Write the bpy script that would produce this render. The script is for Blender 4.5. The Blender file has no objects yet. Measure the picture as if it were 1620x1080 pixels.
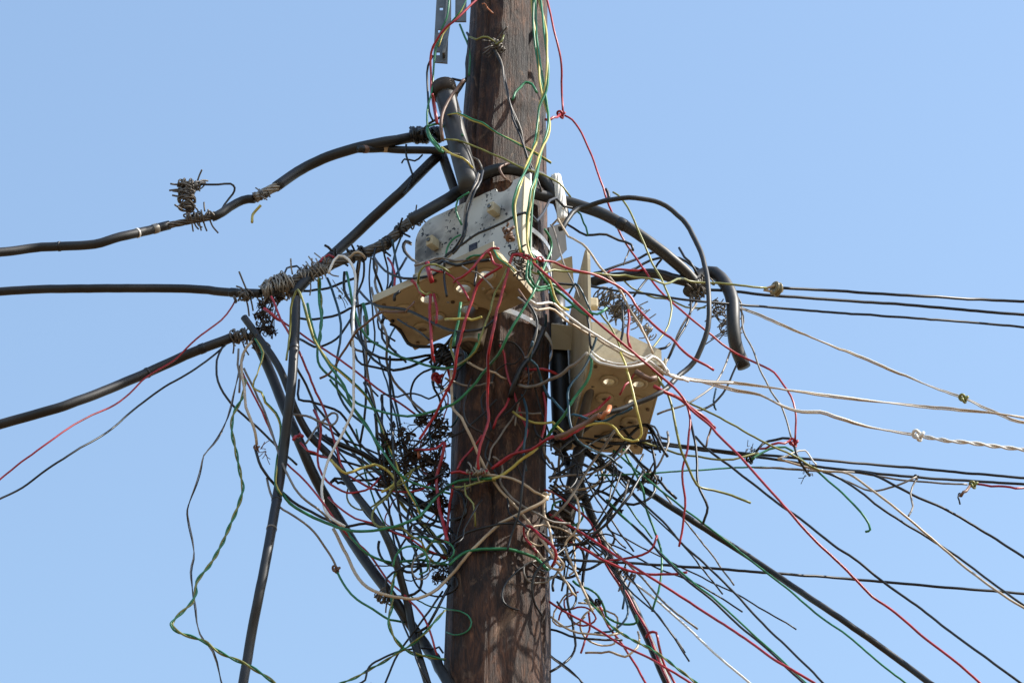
import bpy, bmesh, math, random
from mathutils import Vector, Matrix, noise
random.seed(11)
scene = bpy.context.scene
C = scene.collection
R_ = math.radians

# ------------------------------------------------------------------ camera
PITCH, DIST, FPX, CAMZ = R_(35), 6.3, 5697.0, 1.6
cam_data = bpy.data.cameras.new('camera')
cam_data.sensor_width = 36.0
cam_data.lens = FPX / 1620.0 * 36.0
cam_data.clip_start = 0.1
cam_data.clip_end = 20000
cam = bpy.data.objects.new('camera', cam_data)
C.objects.link(cam)
cam.location = (0, 0, CAMZ)
cam.rotation_euler = (math.pi / 2 + PITCH, 0, 0)
scene.camera = cam
scene.render.resolution_x, scene.render.resolution_y = 1024, 682

# ------------------------------------------------------------------ sky, sun, exposure
SUN_EL, SUN_AZ = R_(46), R_(99)          # azimuth measured from +Y (view direction) towards +X
world = bpy.data.worlds.new('World')
scene.world = world
world.use_nodes = True
nt = world.node_tree
sky = nt.nodes.new('ShaderNodeTexSky')
sky.sky_type = 'NISHITA'
sky.sun_disc = False
sky.sun_elevation = SUN_EL
sky.sun_rotation = SUN_AZ
sky.altitude = 0
sky.air_density = 1.6
sky.dust_density = 1.7
sky.ozone_density = 2.5
bg = nt.nodes['Background']
bg.inputs[1].default_value = 0.115
nt.links.new(sky.outputs[0], bg.inputs[0])
sun_data = bpy.data.lights.new('sun', 'SUN')
sun_data.energy = 3.5
sun_data.angle = R_(0.5)
sun_data.color = (1.0, 0.95, 0.86)
sun = bpy.data.objects.new('sun', sun_data)
C.objects.link(sun)
sdir = Vector((math.sin(SUN_AZ) * math.cos(SUN_EL), math.cos(SUN_AZ) * math.cos(SUN_EL), math.sin(SUN_EL)))
sun.rotation_euler = sdir.to_track_quat('Z', 'Y').to_euler()
sun.location = (10, 6, 20)
vs = scene.view_settings
vs.view_transform = 'Standard'
vs.look = 'None'
vs.gamma = 1
vs.use_curve_mapping = False
vs.exposure = 1.08

# ------------------------------------------------------------------ pixel helpers (a pixel is a direction, d the distance behind the pole's axis)
def ray(x, y):
    a, b = (x - 810) / FPX, (540 - y) / FPX
    return Vector((a, math.cos(PITCH) - b * math.sin(PITCH), math.sin(PITCH) + b * math.cos(PITCH)))
def P(x, y, d=0.0):
    r = ray(x, y)
    return r * ((DIST + d) / r.y) + Vector((0, 0, CAMZ))
def scale_at(p):                        # metres per photo pixel at a point
    v = p - Vector((0, 0, CAMZ))
    return (v.y * math.cos(PITCH) + v.z * math.sin(PITCH)) / FPX

# ------------------------------------------------------------------ materials
M = {}
def mat(name, col, rough=0.5, var=0.15, dirt=0.0, dirtcol=(0.05, 0.04, 0.03), scale=60, bump=0.0, metal=0.0, spec=0.5):
    m = bpy.data.materials.new(name)
    m.use_nodes = True
    n, l = m.node_tree.nodes, m.node_tree.links
    b = n['Principled BSDF']
    b.inputs['Roughness'].default_value = rough
    b.inputs['Metallic'].default_value = metal
    b.inputs['Specular IOR Level'].default_value = spec
    tc = n.new('ShaderNodeTexCoord')
    nz = n.new('ShaderNodeTexNoise')
    nz.inputs['Scale'].default_value = scale
    nz.inputs['Detail'].default_value = 6
    l.new(tc.outputs['Object'], nz.inputs['Vector'])
    rp = n.new('ShaderNodeValToRGB')
    rp.color_ramp.elements[0].position = 0.3
    rp.color_ramp.elements[1].position = 0.7
    rp.color_ramp.elements[0].color = (*[max(0, c * (1 - var)) for c in col], 1)
    rp.color_ramp.elements[1].color = (*[min(1, c * (1 + var)) for c in col], 1)
    l.new(nz.outputs['Fac'], rp.inputs['Fac'])
    out = rp.outputs['Color']
    if dirt > 0:
        n2 = n.new('ShaderNodeTexNoise')
        n2.inputs['Scale'].default_value = scale * 0.35
        n2.inputs['Detail'].default_value = 8
        n2.inputs['Roughness'].default_value = 0.7
        l.new(tc.outputs['Object'], n2.inputs['Vector'])
        r2 = n.new('ShaderNodeValToRGB')
        r2.color_ramp.elements[0].position = 0.52
        r2.color_ramp.elements[1].position = 0.72
        r2.color_ramp.elements[0].color = (0, 0, 0, 1)
        r2.color_ramp.elements[1].color = (dirt, dirt, dirt, 1)
        l.new(n2.outputs['Fac'], r2.inputs['Fac'])
        mx = n.new('ShaderNodeMix')
        mx.data_type = 'RGBA'
        l.new(r2.outputs['Color'], mx.inputs['Factor'])
        l.new(out, mx.inputs['A'])
        mx.inputs['B'].default_value = (*dirtcol, 1)
        out = mx.outputs['Result']
    l.new(out, b.inputs['Base Color'])
    if bump > 0:
        bp = n.new('ShaderNodeBump')
        bp.inputs['Strength'].default_value = bump
        bp.inputs['Distance'].default_value = 0.002
        l.new(nz.outputs['Fac'], bp.inputs['Height'])
        l.new(bp.outputs['Normal'], b.inputs['Normal'])
    M[name] = m
    return m
D_ = (0.10, 0.085, 0.07)
mat('K', (0.006, 0.007, 0.010), 0.42, 0.3, 0.5, (0.016, 0.015, 0.014))
mat('R', (0.33, 0.016, 0.028), 0.36, 0.3, 0.75, (0.09, 0.012, 0.016))
mat('G', (0.020, 0.17, 0.07), 0.38, 0.25, 0.4, (0.03, 0.08, 0.05))
mat('Y', (0.46, 0.385, 0.085), 0.4, 0.15, 0.4, (0.22, 0.18, 0.06))
mat('O', (0.20, 0.205, 0.05), 0.4, 0.25, 0.4, (0.08, 0.10, 0.04))
mat('W', (0.74, 0.71, 0.66), 0.4, 0.06, 0.35, (0.35, 0.30, 0.25))
mat('B', (0.46, 0.36, 0.25), 0.45, 0.15, 0.5, (0.20, 0.15, 0.10))
mat('S', (0.20, 0.175, 0.15), 0.45, 0.3, 0.5, (0.05, 0.045, 0.04))
mat('T', (0.01, 0.055, 0.09), 0.4, 0.25, 0.4, D_)
mat('N', (0.16, 0.085, 0.055), 0.5, 0.3, 0.4, (0.05, 0.04, 0.03))
mat('X', (0.46, 0.15, 0.055), 0.45, 0.2, 0.3)                                    # orange / copper
mat('cable', (0.013, 0.013, 0.014), 0.5, 0.4, 0.6, (0.042, 0.035, 0.03), 26, 0.3)
mat('strand', (0.30, 0.27, 0.23), 0.5, 0.35, 0.6, (0.06, 0.05, 0.04), 120, 0, 0.5)
mat('strand_dark', (0.13, 0.115, 0.10), 0.55, 0.35, 0.6, (0.03, 0.025, 0.02), 120, 0, 0.4)
mat('steel', (0.17, 0.17, 0.165), 0.5, 0.2, 0.6, (0.16, 0.13, 0.10), 30, 0.1, 0.75)
mat('strap', (0.80, 0.80, 0.78), 0.35, 0.08, 0.4, (0.45, 0.42, 0.38), 30, 0, 0.2)
mat('cream', (0.46, 0.395, 0.265), 0.55, 0.12, 0.75, (0.22, 0.15, 0.08), 14, 0.15)
mat('pipe', (0.035, 0.033, 0.032), 0.5, 0.3, 0.5, (0.11, 0.09, 0.075), 25, 0.1)
mat('bronze', (0.22, 0.17, 0.12), 0.35, 0.3, 0.5, (0.08, 0.06, 0.045), 25, 0.1, 0.7)
mat('debris', (0.035, 0.023, 0.015), 0.8, 0.5, 0.5, (0.05, 0.035, 0.02), 40)
mat('porcelain', (0.20, 0.17, 0.09), 0.3, 0.2, 0.5, (0.05, 0.045, 0.03), 40)
mat('sticker', (0.012, 0.012, 0.03), 0.5, 0.2, 0.5, (0.2, 0.2, 0.2), 200)

def plate_material():                   # dirty off-white plastic: black specks, sooty smears
    m = bpy.data.materials.new('dirty_plate')
    m.use_nodes = True
    n, l = m.node_tree.nodes, m.node_tree.links
    b = n['Principled BSDF']
    b.inputs['Roughness'].default_value = 0.5
    tc = n.new('ShaderNodeTexCoord')
    def noise_(scale, detail, lo, hi, c0, c1):
        z = n.new('ShaderNodeTexNoise')
        z.inputs['Scale'].default_value = scale
        z.inputs['Detail'].default_value = detail
        l.new(tc.outputs['Object'], z.inputs['Vector'])
        r = n.new('ShaderNodeValToRGB')
        r.color_ramp.elements[0].position = lo
        r.color_ramp.elements[1].position = hi
        r.color_ramp.elements[0].color = c0
        r.color_ramp.elements[1].color = c1
        l.new(z.outputs['Fac'], r.inputs['Fac'])
        return r.outputs['Color']
    def mix(f, a, bcol):
        x = n.new('ShaderNodeMix')
        x.data_type = 'RGBA'
        l.new(f, x.inputs['Factor'])
        l.new(a, x.inputs['A'])
        x.inputs['B'].default_value = bcol
        return x.outputs['Result']
    base = noise_(9, 5, 0.3, 0.7, (0.47, 0.47, 0.44, 1), (0.58, 0.57, 0.53, 1))
    smear = noise_(11, 8, 0.52, 0.70, (0, 0, 0, 1), (0.8, 0.8, 0.8, 1))
    speck = noise_(115, 4, 0.60, 0.615, (0, 0, 0, 1), (1, 1, 1, 1))
    patch = noise_(12, 3, 0.46, 0.56, (0, 0, 0, 1), (1, 1, 1, 1))
    mu = n.new('ShaderNodeMath')
    mu.operation = 'MULTIPLY'
    l.new(speck, mu.inputs[0])
    l.new(patch, mu.inputs[1])
    c = mix(smear, base, (0.10, 0.09, 0.08, 1))
    vd = n.new('ShaderNodeVectorMath')      # sooty burn mark round the left stud
    vd.operation = 'DISTANCE'
    l.new(tc.outputs['Object'], vd.inputs[0])
    vd.inputs[1].default_value = (0.035, -0.006, 0.225)
    zn = n.new('ShaderNodeTexNoise')
    zn.inputs['Scale'].default_value = 28
    zn.inputs['Detail'].default_value = 8
    l.new(tc.outputs['Object'], zn.inputs['Vector'])
    ma = n.new('ShaderNodeMath')
    ma.operation = 'MULTIPLY_ADD'
    ma.inputs[1].default_value = 0.16
    l.new(zn.outputs['Fac'], ma.inputs[0])
    l.new(vd.outputs['Value'], ma.inputs[2])
    rs = n.new('ShaderNodeValToRGB')
    rs.color_ramp.elements[0].position = 0.085
    rs.color_ramp.elements[1].position = 0.145
    rs.color_ramp.elements[0].color = (0.85, 0.85, 0.85, 1)
    rs.color_ramp.elements[1].color = (0, 0, 0, 1)
    l.new(ma.outputs[0], rs.inputs['Fac'])
    c = mix(rs.outputs['Color'], c, (0.05, 0.045, 0.04, 1))
    c = mix(mu.outputs[0], c, (0.015, 0.015, 0.02, 1))
    l.new(c, b.inputs['Base Color'])
    M['plate'] = m
plate_material()

def wood_material():
    m = bpy.data.materials.new('weathered_wood')
    m.use_nodes = True
    n, l = m.node_tree.nodes, m.node_tree.links
    b = n['Principled BSDF']
    b.inputs['Roughness'].default_value = 0.6
    b.inputs['Specular IOR Level'].default_value = 0.35
    tc = n.new('ShaderNodeTexCoord')
    def nz(sc, scale, detail=8, rough=0.6, dist=0.0):
        mp = n.new('ShaderNodeMapping')
        mp.inputs['Scale'].default_value = sc
        l.new(tc.outputs['Object'], mp.inputs['Vector'])
        z = n.new('ShaderNodeTexNoise')
        z.inputs['Scale'].default_value = scale
        z.inputs['Detail'].default_value = detail
        z.inputs['Roughness'].default_value = rough
        z.inputs['Distortion'].default_value = dist
        l.new(mp.outputs[0], z.inputs['Vector'])
        return z.outputs['Fac']
    def ramp(f, stops):
        r = n.new('ShaderNodeValToRGB')
        while len(r.color_ramp.elements) < len(stops):
            r.color_ramp.elements.new(0.5)
        for e, (p, c) in zip(r.color_ramp.elements, stops):
            e.position = p
            e.color = (*c, 1)
        l.new(f, r.inputs['Fac'])
        return r.outputs['Color']
    def mix(f, a, bb, mode='MIX'):
        x = n.new('ShaderNodeMix')
        x.data_type = 'RGBA'
        x.blend_type = mode
        if isinstance(f, float): x.inputs['Factor'].default_value = f
        else: l.new(f, x.inputs['Factor'])
        l.new(a, x.inputs['A'])
        if isinstance(bb, tuple): x.inputs['B'].default_value = (*bb, 1)
        else: l.new(bb, x.inputs['B'])
        return x.outputs['Result']
    grain = nz((1, 1, 0.26), 42, 13, 0.78, 1.6)
    fine = nz((1, 1, 0.06), 210, 7, 0.65, 0.4)
    broad = nz((1, 1, 0.55), 9, 8, 0.65, 0.9)
    pale = nz((1, 1, 0.45), 26, 12, 0.78, 1.0)
    base = ramp(grain, [(0.32, (0.010, 0.005, 0.003)), (0.46, (0.036, 0.0155, 0.008)), (0.57, (0.098, 0.043, 0.021)), (0.72, (0.24, 0.122, 0.064))])
    tone = ramp(broad, [(0.36, (0.16, 0.14, 0.13)), (0.5, (0.8, 0.75, 0.7)), (0.66, (1.6, 1.4, 1.2))])
    c = mix(1.0, base, tone, 'MULTIPLY')
    pm = ramp(pale, [(0.55, (0, 0, 0)), (0.68, (0.8, 0.8, 0.8))])
    c = mix(pm, c, (0.29, 0.175, 0.105))
    fm = ramp(fine, [(0.30, (0.85, 0.85, 0.85)), (0.45, (0, 0, 0))])
    c = mix(fm, c, (0.016, 0.009, 0.007))
    l.new(c, b.inputs['Base Color'])
    add = n.new('ShaderNodeMath')
    add.operation = 'ADD'
    l.new(grain, add.inputs[0])
    l.new(fine, add.inputs[1])
    bp = n.new('ShaderNodeBump')
    bp.inputs['Strength'].default_value = 0.9
    bp.inputs['Distance'].default_value = 0.006
    l.new(add.outputs[0], bp.inputs['Height'])
    l.new(bp.outputs['Normal'], b.inputs['Normal'])
    M['wood'] = m
wood_material()

# ------------------------------------------------------------------ mesh helpers
def obj(name, verts, faces, material, parent=None, smooth=True):
    me = bpy.data.meshes.new(name)
    me.from_pydata([tuple(v) for v in verts], [], faces)
    me.update()
    if smooth:
        me.polygons.foreach_set('use_smooth', [True] * len(me.polygons))
    me.materials.append(M[material])
    o = bpy.data.objects.new(name, me)
    C.objects.link(o)
    if parent is not None:
        o.parent = parent
    return o
def bmobj(name, bm, material, parent=None, smooth=False):
    bmesh.ops.recalc_face_normals(bm, faces=bm.faces)
    me = bpy.data.meshes.new(name)
    bm.to_mesh(me)
    bm.free()
    if smooth:
        me.polygons.foreach_set('use_smooth', [True] * len(me.polygons))
    me.materials.append(M[material])
    o = bpy.data.objects.new(name, me)
    C.objects.link(o)
    if parent is not None:
        o.parent = parent
    return o
def thing(name, label, cat, loc=(0, 0, 0), rz=0.0, group=None):
    o = bpy.data.objects.new(name, None)
    o.empty_display_size = 0.05
    C.objects.link(o)
    o.location = loc
    o.rotation_euler = (0, 0, rz)
    o['label'], o['category'] = label, cat
    if group: o['group'] = group
    return o
def tag(o, label, cat, group=None):
    o['label'], o['category'] = label, cat
    if group: o['group'] = group
    return o
def catmull(pts, step):
    out = []
    n = len(pts)
    for i in range(n - 1):
        p0, p1, p2, p3 = pts[max(i - 1, 0)], pts[i], pts[i + 1], pts[min(i + 2, n - 1)]
        # centripetal-ish tangents keep uneven spacing from overshooting
        d1 = max((p2 - p1).length, 1e-6)
        m1 = (p2 - p0) * (d1 / max((p1 - p0).length + d1, 1e-6))
        m2 = (p3 - p1) * (d1 / max((p3 - p2).length + d1, 1e-6))
        k = max(2, min(40, int(d1 / step)))
        for j in range(k):
            t = j / k
            t2, t3 = t * t, t * t * t
            out.append(p1 * (2 * t3 - 3 * t2 + 1) + m1 * (t3 - 2 * t2 + t) + p2 * (-2 * t3 + 3 * t2) + m2 * (t3 - t2))
    out.append(pts[-1].copy())
    return out
def frames(path):
    fr = []
    t0 = (path[1] - path[0]).normalized()
    nrm = t0.orthogonal().normalized()
    for i in range(len(path)):
        a, b = path[max(i - 1, 0)], path[min(i + 1, len(path) - 1)]
        t = (b - a)
        t = t.normalized() if t.length > 1e-9 else t0
        nrm = nrm - t * nrm.dot(t)
        nrm = nrm.normalized() if nrm.length > 1e-6 else t.orthogonal().normalized()
        fr.append((t, nrm, t.cross(nrm)))
        t0 = t
    return fr
def sweep(path, rad, sides=7, V=None, F=None):
    V = [] if V is None else V
    F = [] if F is None else F
    fr = frames(path)
    base = len(V)
    for i, p in enumerate(path):
        r = rad[i] if isinstance(rad, list) else rad
        _, a, b = fr[i]
        for k in range(sides):
            an = 2 * math.pi * k / sides
            V.append(p + a * (r * math.cos(an)) + b * (r * math.sin(an)))
    for i in range(len(path) - 1):
        for k in range(sides):
            k2 = (k + 1) % sides
            F.append((base + i * sides + k, base + i * sides + k2, base + (i + 1) * sides + k2, base + (i + 1) * sides + k))
    F.append(tuple(base + k for k in range(sides))[::-1])
    e = base + (len(path) - 1) * sides
    F.append(tuple(e + k for k in range(sides)))
    return V, F
def box_bm(bm, x0, x1, y0, y1, z0, z1, bevel=0.0):
    vs_ = [bm.verts.new((x, y, z)) for x in (x0, x1) for y in (y0, y1) for z in (z0, z1)]
    fs = [(0, 1, 3, 2), (4, 6, 7, 5), (0, 4, 5, 1), (2, 3, 7, 6), (0, 2, 6, 4), (1, 5, 7, 3)]
    new = [bm.faces.new([vs_[i] for i in f]) for f in fs]
    if bevel > 0:
        ed = list({e for f in new for e in f.edges})
        bmesh.ops.bevel(bm, geom=ed, offset=bevel, segments=2, affect='EDGES', profile=0.6)

# ------------------------------------------------------------------ ground
def make_ground():
    m = mat('dry_earth', (0.125, 0.075, 0.034), 0.95, 0.25, 0.5, (0.08, 0.065, 0.028), 0.6, 0.3)
    S = 6000
    o = obj('ground', [(-S, -S, 0), (S, -S, 0), (S, S, 0), (-S, S, 0)], [(0, 1, 2, 3)], 'dry_earth', None, False)
    o['kind'] = 'structure'
make_ground()

# ------------------------------------------------------------------ wooden pole
EDGES = [(-60, 746, 864), (0, 745, 865), (60, 742, 865), (120, 738, 864), (180, 733, 863), (230, 729, 864), (290, 727, 865), (380, 724, 866),
         (480, 721, 867), (560, 719, 868), (650, 717, 866), (760, 713, 865), (850, 711, 867), (930, 707, 869), (1000, 704, 870), (1080, 702, 870), (1140, 700, 871)]
ROWS = []
for py, a, b in EDGES:
    c = P((a + b) / 2, py, 0)
    ROWS.append((c.z, c.x, (b - a) / 2 * scale_at(c)))
ROWS.sort()
def pole_at(z):
    if z <= ROWS[0][0]:
        z0, x0, r0 = ROWS[0]
        k = (z0 - z) / z0
        return x0 - 0.035 * k, r0 + 0.035 * k
    if z >= ROWS[-1][0]:
        z0, x0, r0 = ROWS[-1]
        return x0 + 0.015 * (z - z0), max(0.06, r0 - 0.012 * (z - z0))
    for (za, xa, ra), (zb, xb, rb) in zip(ROWS, ROWS[1:]):
        if za <= z <= zb:
            t = (z - za) / (zb - za)
            t = t * t * (3 - 2 * t) * 0.5 + t * 0.5
            return xa + (xb - xa) * t, ra + (rb - ra) * t
def make_pole():
    V, F, N = [], [], 96
    zs = [0.0 + 0.1 * i for i in range(49)]
    z = 4.92
    while z < 7.4:
        zs.append(z)
        z += 0.0085
    zs += [7.5, 7.7, 7.9]
    knots = [(P(828, 152, -0.1), 0.030, 0.011), (P(790, 40, -0.1), 0.028, 0.008), (P(838, 20, -0.1), 0.03, -0.005), (P(846, 640, -0.1), 0.03, 0.006),
             (P(815, 960, -0.1), 0.03, 0.005), (P(770, 200, -0.1), 0.03, 0.006), (P(742, 600, -0.08), 0.03, 0.005)]
    for z in zs:
        x, r = pole_at(z)
        for k in range(N):
            an = 2 * math.pi * k / N
            dx, dy = math.cos(an), math.sin(an)
            q = Vector((dx * 2.2, dy * 2.2, z * 1.6))
            rr = r + 0.0065 * noise.noise(q) + 0.003 * noise.noise(Vector((dx * 9, dy * 9, z * 2.4))) + 0.0012 * noise.noise(Vector((dx * 26, dy * 26, z * 3)))
            cr = noise.noise(Vector((dx * 13 + 4, dy * 13, z * 0.9)))
            if cr > 0.36: rr -= 0.009 * min(1, (cr - 0.36) * 9)
            p = Vector((x + dx * rr, DIST + dy * rr, z))
            for kp, ks, kh in knots:
                dd = (p - kp).length
                if dd < ks * 2:
                    t = dd / ks
                    rr += kh * math.exp(-t * t * 2) - kh * 1.3 * math.exp(-t * t * 14)
            V.append((x + dx * rr, DIST + dy * rr, z))
    n = len(zs)
    for i in range(n - 1):
        for k in range(N):
            k2 = (k + 1) % N
            F.append((i * N + k, i * N + k2, (i + 1) * N + k2, (i + 1) * N + k))
    F.append(tuple((n - 1) * N + k for k in range(N)))
    o = obj('utility_pole', V, F, 'wood')
    tag(o, 'weathered brown wooden utility pole wrapped in tangled wires', 'pole')
make_pole()

# ------------------------------------------------------------------ distribution boxes (cover missing: back plate, bottom with gland holes, end gussets)
def outline_prism(pts, y0, y1):         # polygon in x,z extruded along y
    bm = bmesh.new()
    a = [bm.verts.new((x, y0, z)) for x, z in pts]
    b = [bm.verts.new((x, y1, z)) for x, z in pts]
    bm.faces.new(a)
    bm.faces.new(b[::-1])
    n = len(pts)
    for i in range(n):
        bm.faces.new((a[i], b[i], b[(i + 1) % n], a[(i + 1) % n]))
    return bm
def ring_bm(cx, cy, z0, z1, ri, ro, seg=20):
    bm = bmesh.new()
    L = []
    for r, z in ((ri, z0), (ro, z0), (ro * 0.96, z1), (ri * 1.05, z1)):
        L.append([bm.verts.new((cx + r * math.cos(2 * math.pi * k / seg), cy + r * math.sin(2 * math.pi * k / seg), z)) for k in range(seg)])
    for j in range(4):
        A, B = L[j], L[(j + 1) % 4]
        for k in range(seg):
            bm.faces.new((A[k], A[(k + 1) % seg], B[(k + 1) % seg], B[k]))
    return bm
def make_box(label, loc, rz, plate_mat, W=0.325, DP=0.18, H=0.31, notch=True, holes=(), studs=(), gus=((0.13, 1), (0.16, 1)), x0=-0.006, sh=0.0, ro=1.45):
    t = thing('distribution_box', label, 'junction box', loc, rz, 'open distribution boxes on the pole')
    pts = [(0, 0.004), (W, 0.004), (W, H)]
    if notch:
        for k in range(9):
            an = math.pi * k / 8
            pts.append((W - 0.045 - 0.024 + 0.024 * math.cos(an), H - 0.018 * math.sin(an)))
    cx, cz, cr = 0.05, H - 0.05, 0.05
    for k in range(7):
        an = math.pi / 2 + math.pi / 2 * k / 6
        pts.append((cx + cr * math.cos(an), cz + cr * math.sin(an)))
    plate = bmobj('back_plate', outline_prism(pts, -0.006, 0.0), plate_mat, t)
    for sx, sz in studs:                # moulded posts with a screw in each
        bm = bmesh.new()
        box_bm(bm, sx - 0.009, sx + 0.009, -0.034, -0.0065, sz - 0.012, sz + 0.012, 0.004)
        s = bmobj('stud', bm, 'cream', plate)
        bmobj('screw', ring_bm(0, 0, 0, 0.003, 0.001, 0.005, 10), 'steel', s).matrix_local = Matrix.Translation((sx, -0.0345, sz)) @ Matrix.Rotation(math.pi / 2, 4, 'X')
    # bottom panel with real holes
    bm = bmesh.new()
    es = []
    def loop(c):
        v = [bm.verts.new((x, y, 0)) for x, y in c]
        es.extend(bm.edges.new((v[i], v[(i + 1) % len(v)])) for i in range(len(v)))
    loop([(x0, 0.0), (W + 0.006, 0.0), (W + 0.006 + sh, -DP), (x0 + sh, -DP)])
    for hx, hy, hr, op in holes:
        hx += sh * -hy / DP
        if op: loop([(hx + hr * math.cos(2 * math.pi * k / 20), hy + hr * math.sin(2 * math.pi * k / 20)) for k in range(20)])
    bmesh.ops.triangle_fill(bm, use_beauty=True, edges=es)
    ex = bmesh.ops.extrude_face_region(bm, geom=list(bm.faces))
    bmesh.ops.translate(bm, verts=[v for v in ex['geom'] if isinstance(v, bmesh.types.BMVert)], vec=(0, 0, -0.011))
    panel = bmobj('bottom_panel', bm, 'cream', t)
    for hx, hy, hr, op in holes:
        hx += sh * -hy / DP
        if hr < 0.006: continue
        bmobj('gland_ring', ring_bm(hx, hy, -0.0112, -0.017, hr * (1.0 if op else 0.55), hr * ro), 'cream', panel, True)
        if not op:
            bmobj('gland_plug', ring_bm(hx, hy, -0.0112, -0.014, hr * 0.05, hr * 0.5, 14), 'bronze', panel)
    bm = bmesh.new()                    # front lip of the bottom panel
    box_bm(bm, x0 + sh, W + 0.006 + sh, -DP - 0.005, -DP - 0.0005, -0.011, 0.008, 0.0015)
    bmobj('front_lip', bm, 'cream', panel)
    for fx, fy in ((0.06, 0.1), (0.94, 0.1), (0.06, 0.92), (0.94, 0.92), (0.5, 0.94), (0.5, 0.5)):
        bmobj('screw', ring_bm(x0 + W * fx + sh * fy, -DP * fy, -0.0112, -0.0145, 0.0008, 0.0042, 10), 'bronze', panel)
    for gx, (gl, full) in ((0.0, gus[0]), (W - 0.004, gus[1])):     # end walls
        if gl == 0: continue
        bm = bmesh.new()
        poly = [(-0.0065, 0.001), (-DP + 0.004, 0.001), (-DP + 0.004, 0.03), (-0.03, gl), (-0.0065, gl)]
        if not full: poly = [(-0.0065, 0.001), (-0.034, 0.001), (-0.034, gl * 0.6), (-0.026, gl), (-0.0065, gl)]
        a = [bm.verts.new((gx, y, z)) for y, z in poly]
        b = [bm.verts.new((gx + 0.005, y, z)) for y, z in poly]
        bm.faces.new(a)
        bm.faces.new(b[::-1])
        for i in range(5): bm.faces.new((a[i], b[i], b[(i + 1) % 5], a[(i + 1) % 5]))
        bmobj('end_wall', bm, 'cream', t)
    return t
big = 0.0150
HL = [(0.05, -0.13, big, 0), (0.055, -0.055, big, 0), (0.115, -0.135, big, 1), (0.105, -0.07, 0.010, 1), (0.175, -0.055, big, 1), (0.20, -0.12, big, 1), (0.25, -0.06, big, 0), (0.265, -0.13, big, 1),
      (0.03, -0.09, 0.004, 1), (0.145, -0.095, 0.004, 1), (0.235, -0.09, 0.004, 1), (0.015, -0.165, 0.004, 1)]
make_box('open white box with sooty plate and tan holed underside, front of pole', (-0.207, 6.298, 5.998), R_(-37), 'plate', W=0.312, DP=0.185, H=0.318, x0=0.0, sh=0.036,
         holes=HL, studs=((0.06, 0.235), (0.225, 0.25), (0.025, 0.15)), gus=((0, 0), (0.295, 0)))
big = 0.0115
HR = [(0.06, -0.05, big, 1), (0.062, -0.112, big, 1), (0.125, -0.05, big, 0), (0.128, -0.112, big, 1), (0.20, -0.05, big, 0), (0.205, -0.115, big, 0), (0.27, -0.08, big, 1),
      (0.09, -0.02, 0.004, 1), (0.16, -0.02, 0.004, 1), (0.03, -0.08, 0.004, 1), (0.17, -0.08, 0.004, 1)]
make_box('open cream box seen edge-on at the right side of the pole', (0.158, 6.072, 5.812), R_(97), 'cream', DP=0.155, H=0.30, notch=False, ro=1.7,
         holes=HR, studs=((0.09, 0.2), (0.24, 0.2)), gus=((0.09, 1), (0.08, 1)))
# sticker on the white plate
def quad_box(name, x0, x1, y0, y1, d, th, material, label, cat):
    c = [P(x0, y0, d), P(x1, y0, d), P(x1, y1, d), P(x0, y1, d)]
    o = Vector((0, th, 0))
    V = c + [p + o for p in c]
    return tag(obj(name, V, [(0, 1, 2, 3), (7, 6, 5, 4), (0, 4, 5, 1), (1, 5, 6, 2), (2, 6, 7, 3), (3, 7, 4, 0)], material, None, False), label, cat)
def sticker():
    box = [o for o in C.objects if o.name == 'distribution_box'][0]
    bm = bmesh.new()
    box_bm(bm, 0.150, 0.171, -0.0085, -0.0065, 0.150, 0.195)
    bmobj('dark_sticker', bm, 'sticker', box)
sticker()

# ------------------------------------------------------------------ straps round the pole
def strap(py, tilt, wpx, label):
    c = P(795, py, -0.1)
    V, F, N = [], [], 64
    for k in range(N):
        an = 2 * math.pi * k / N
        x, r = pole_at(c.z)
        for rr, dz in ((0.007, -1), (0.009, -1), (0.009, 1), (0.007, 1)):
            h = wpx * 0.5 * scale_at(c) / math.cos(PITCH)
            X = (r + rr) * math.cos(an)
            z = c.z + tilt * X + dz * h
            V.append((x + X, DIST + (r + rr) * math.sin(an), z))
    for k in range(N):
        k2 = (k + 1) % N
        for j in range(4):
            j2 = (j + 1) % 4
            F.append((k * 4 + j, k2 * 4 + j, k2 * 4 + j2, k * 4 + j2))
    o = tag(obj('steel_strap', V, F, 'strap', None, False), label, 'strap', 'steel straps round the pole')
strap(492, -0.28, 8, 'bright steel strap round the pole just below the white box')
strap(378, -0.28, 9, 'bright steel strap round the pole behind the white box')
strap(345, -0.3, 8, 'topmost bright steel strap, behind the upper part of the white box')

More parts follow.
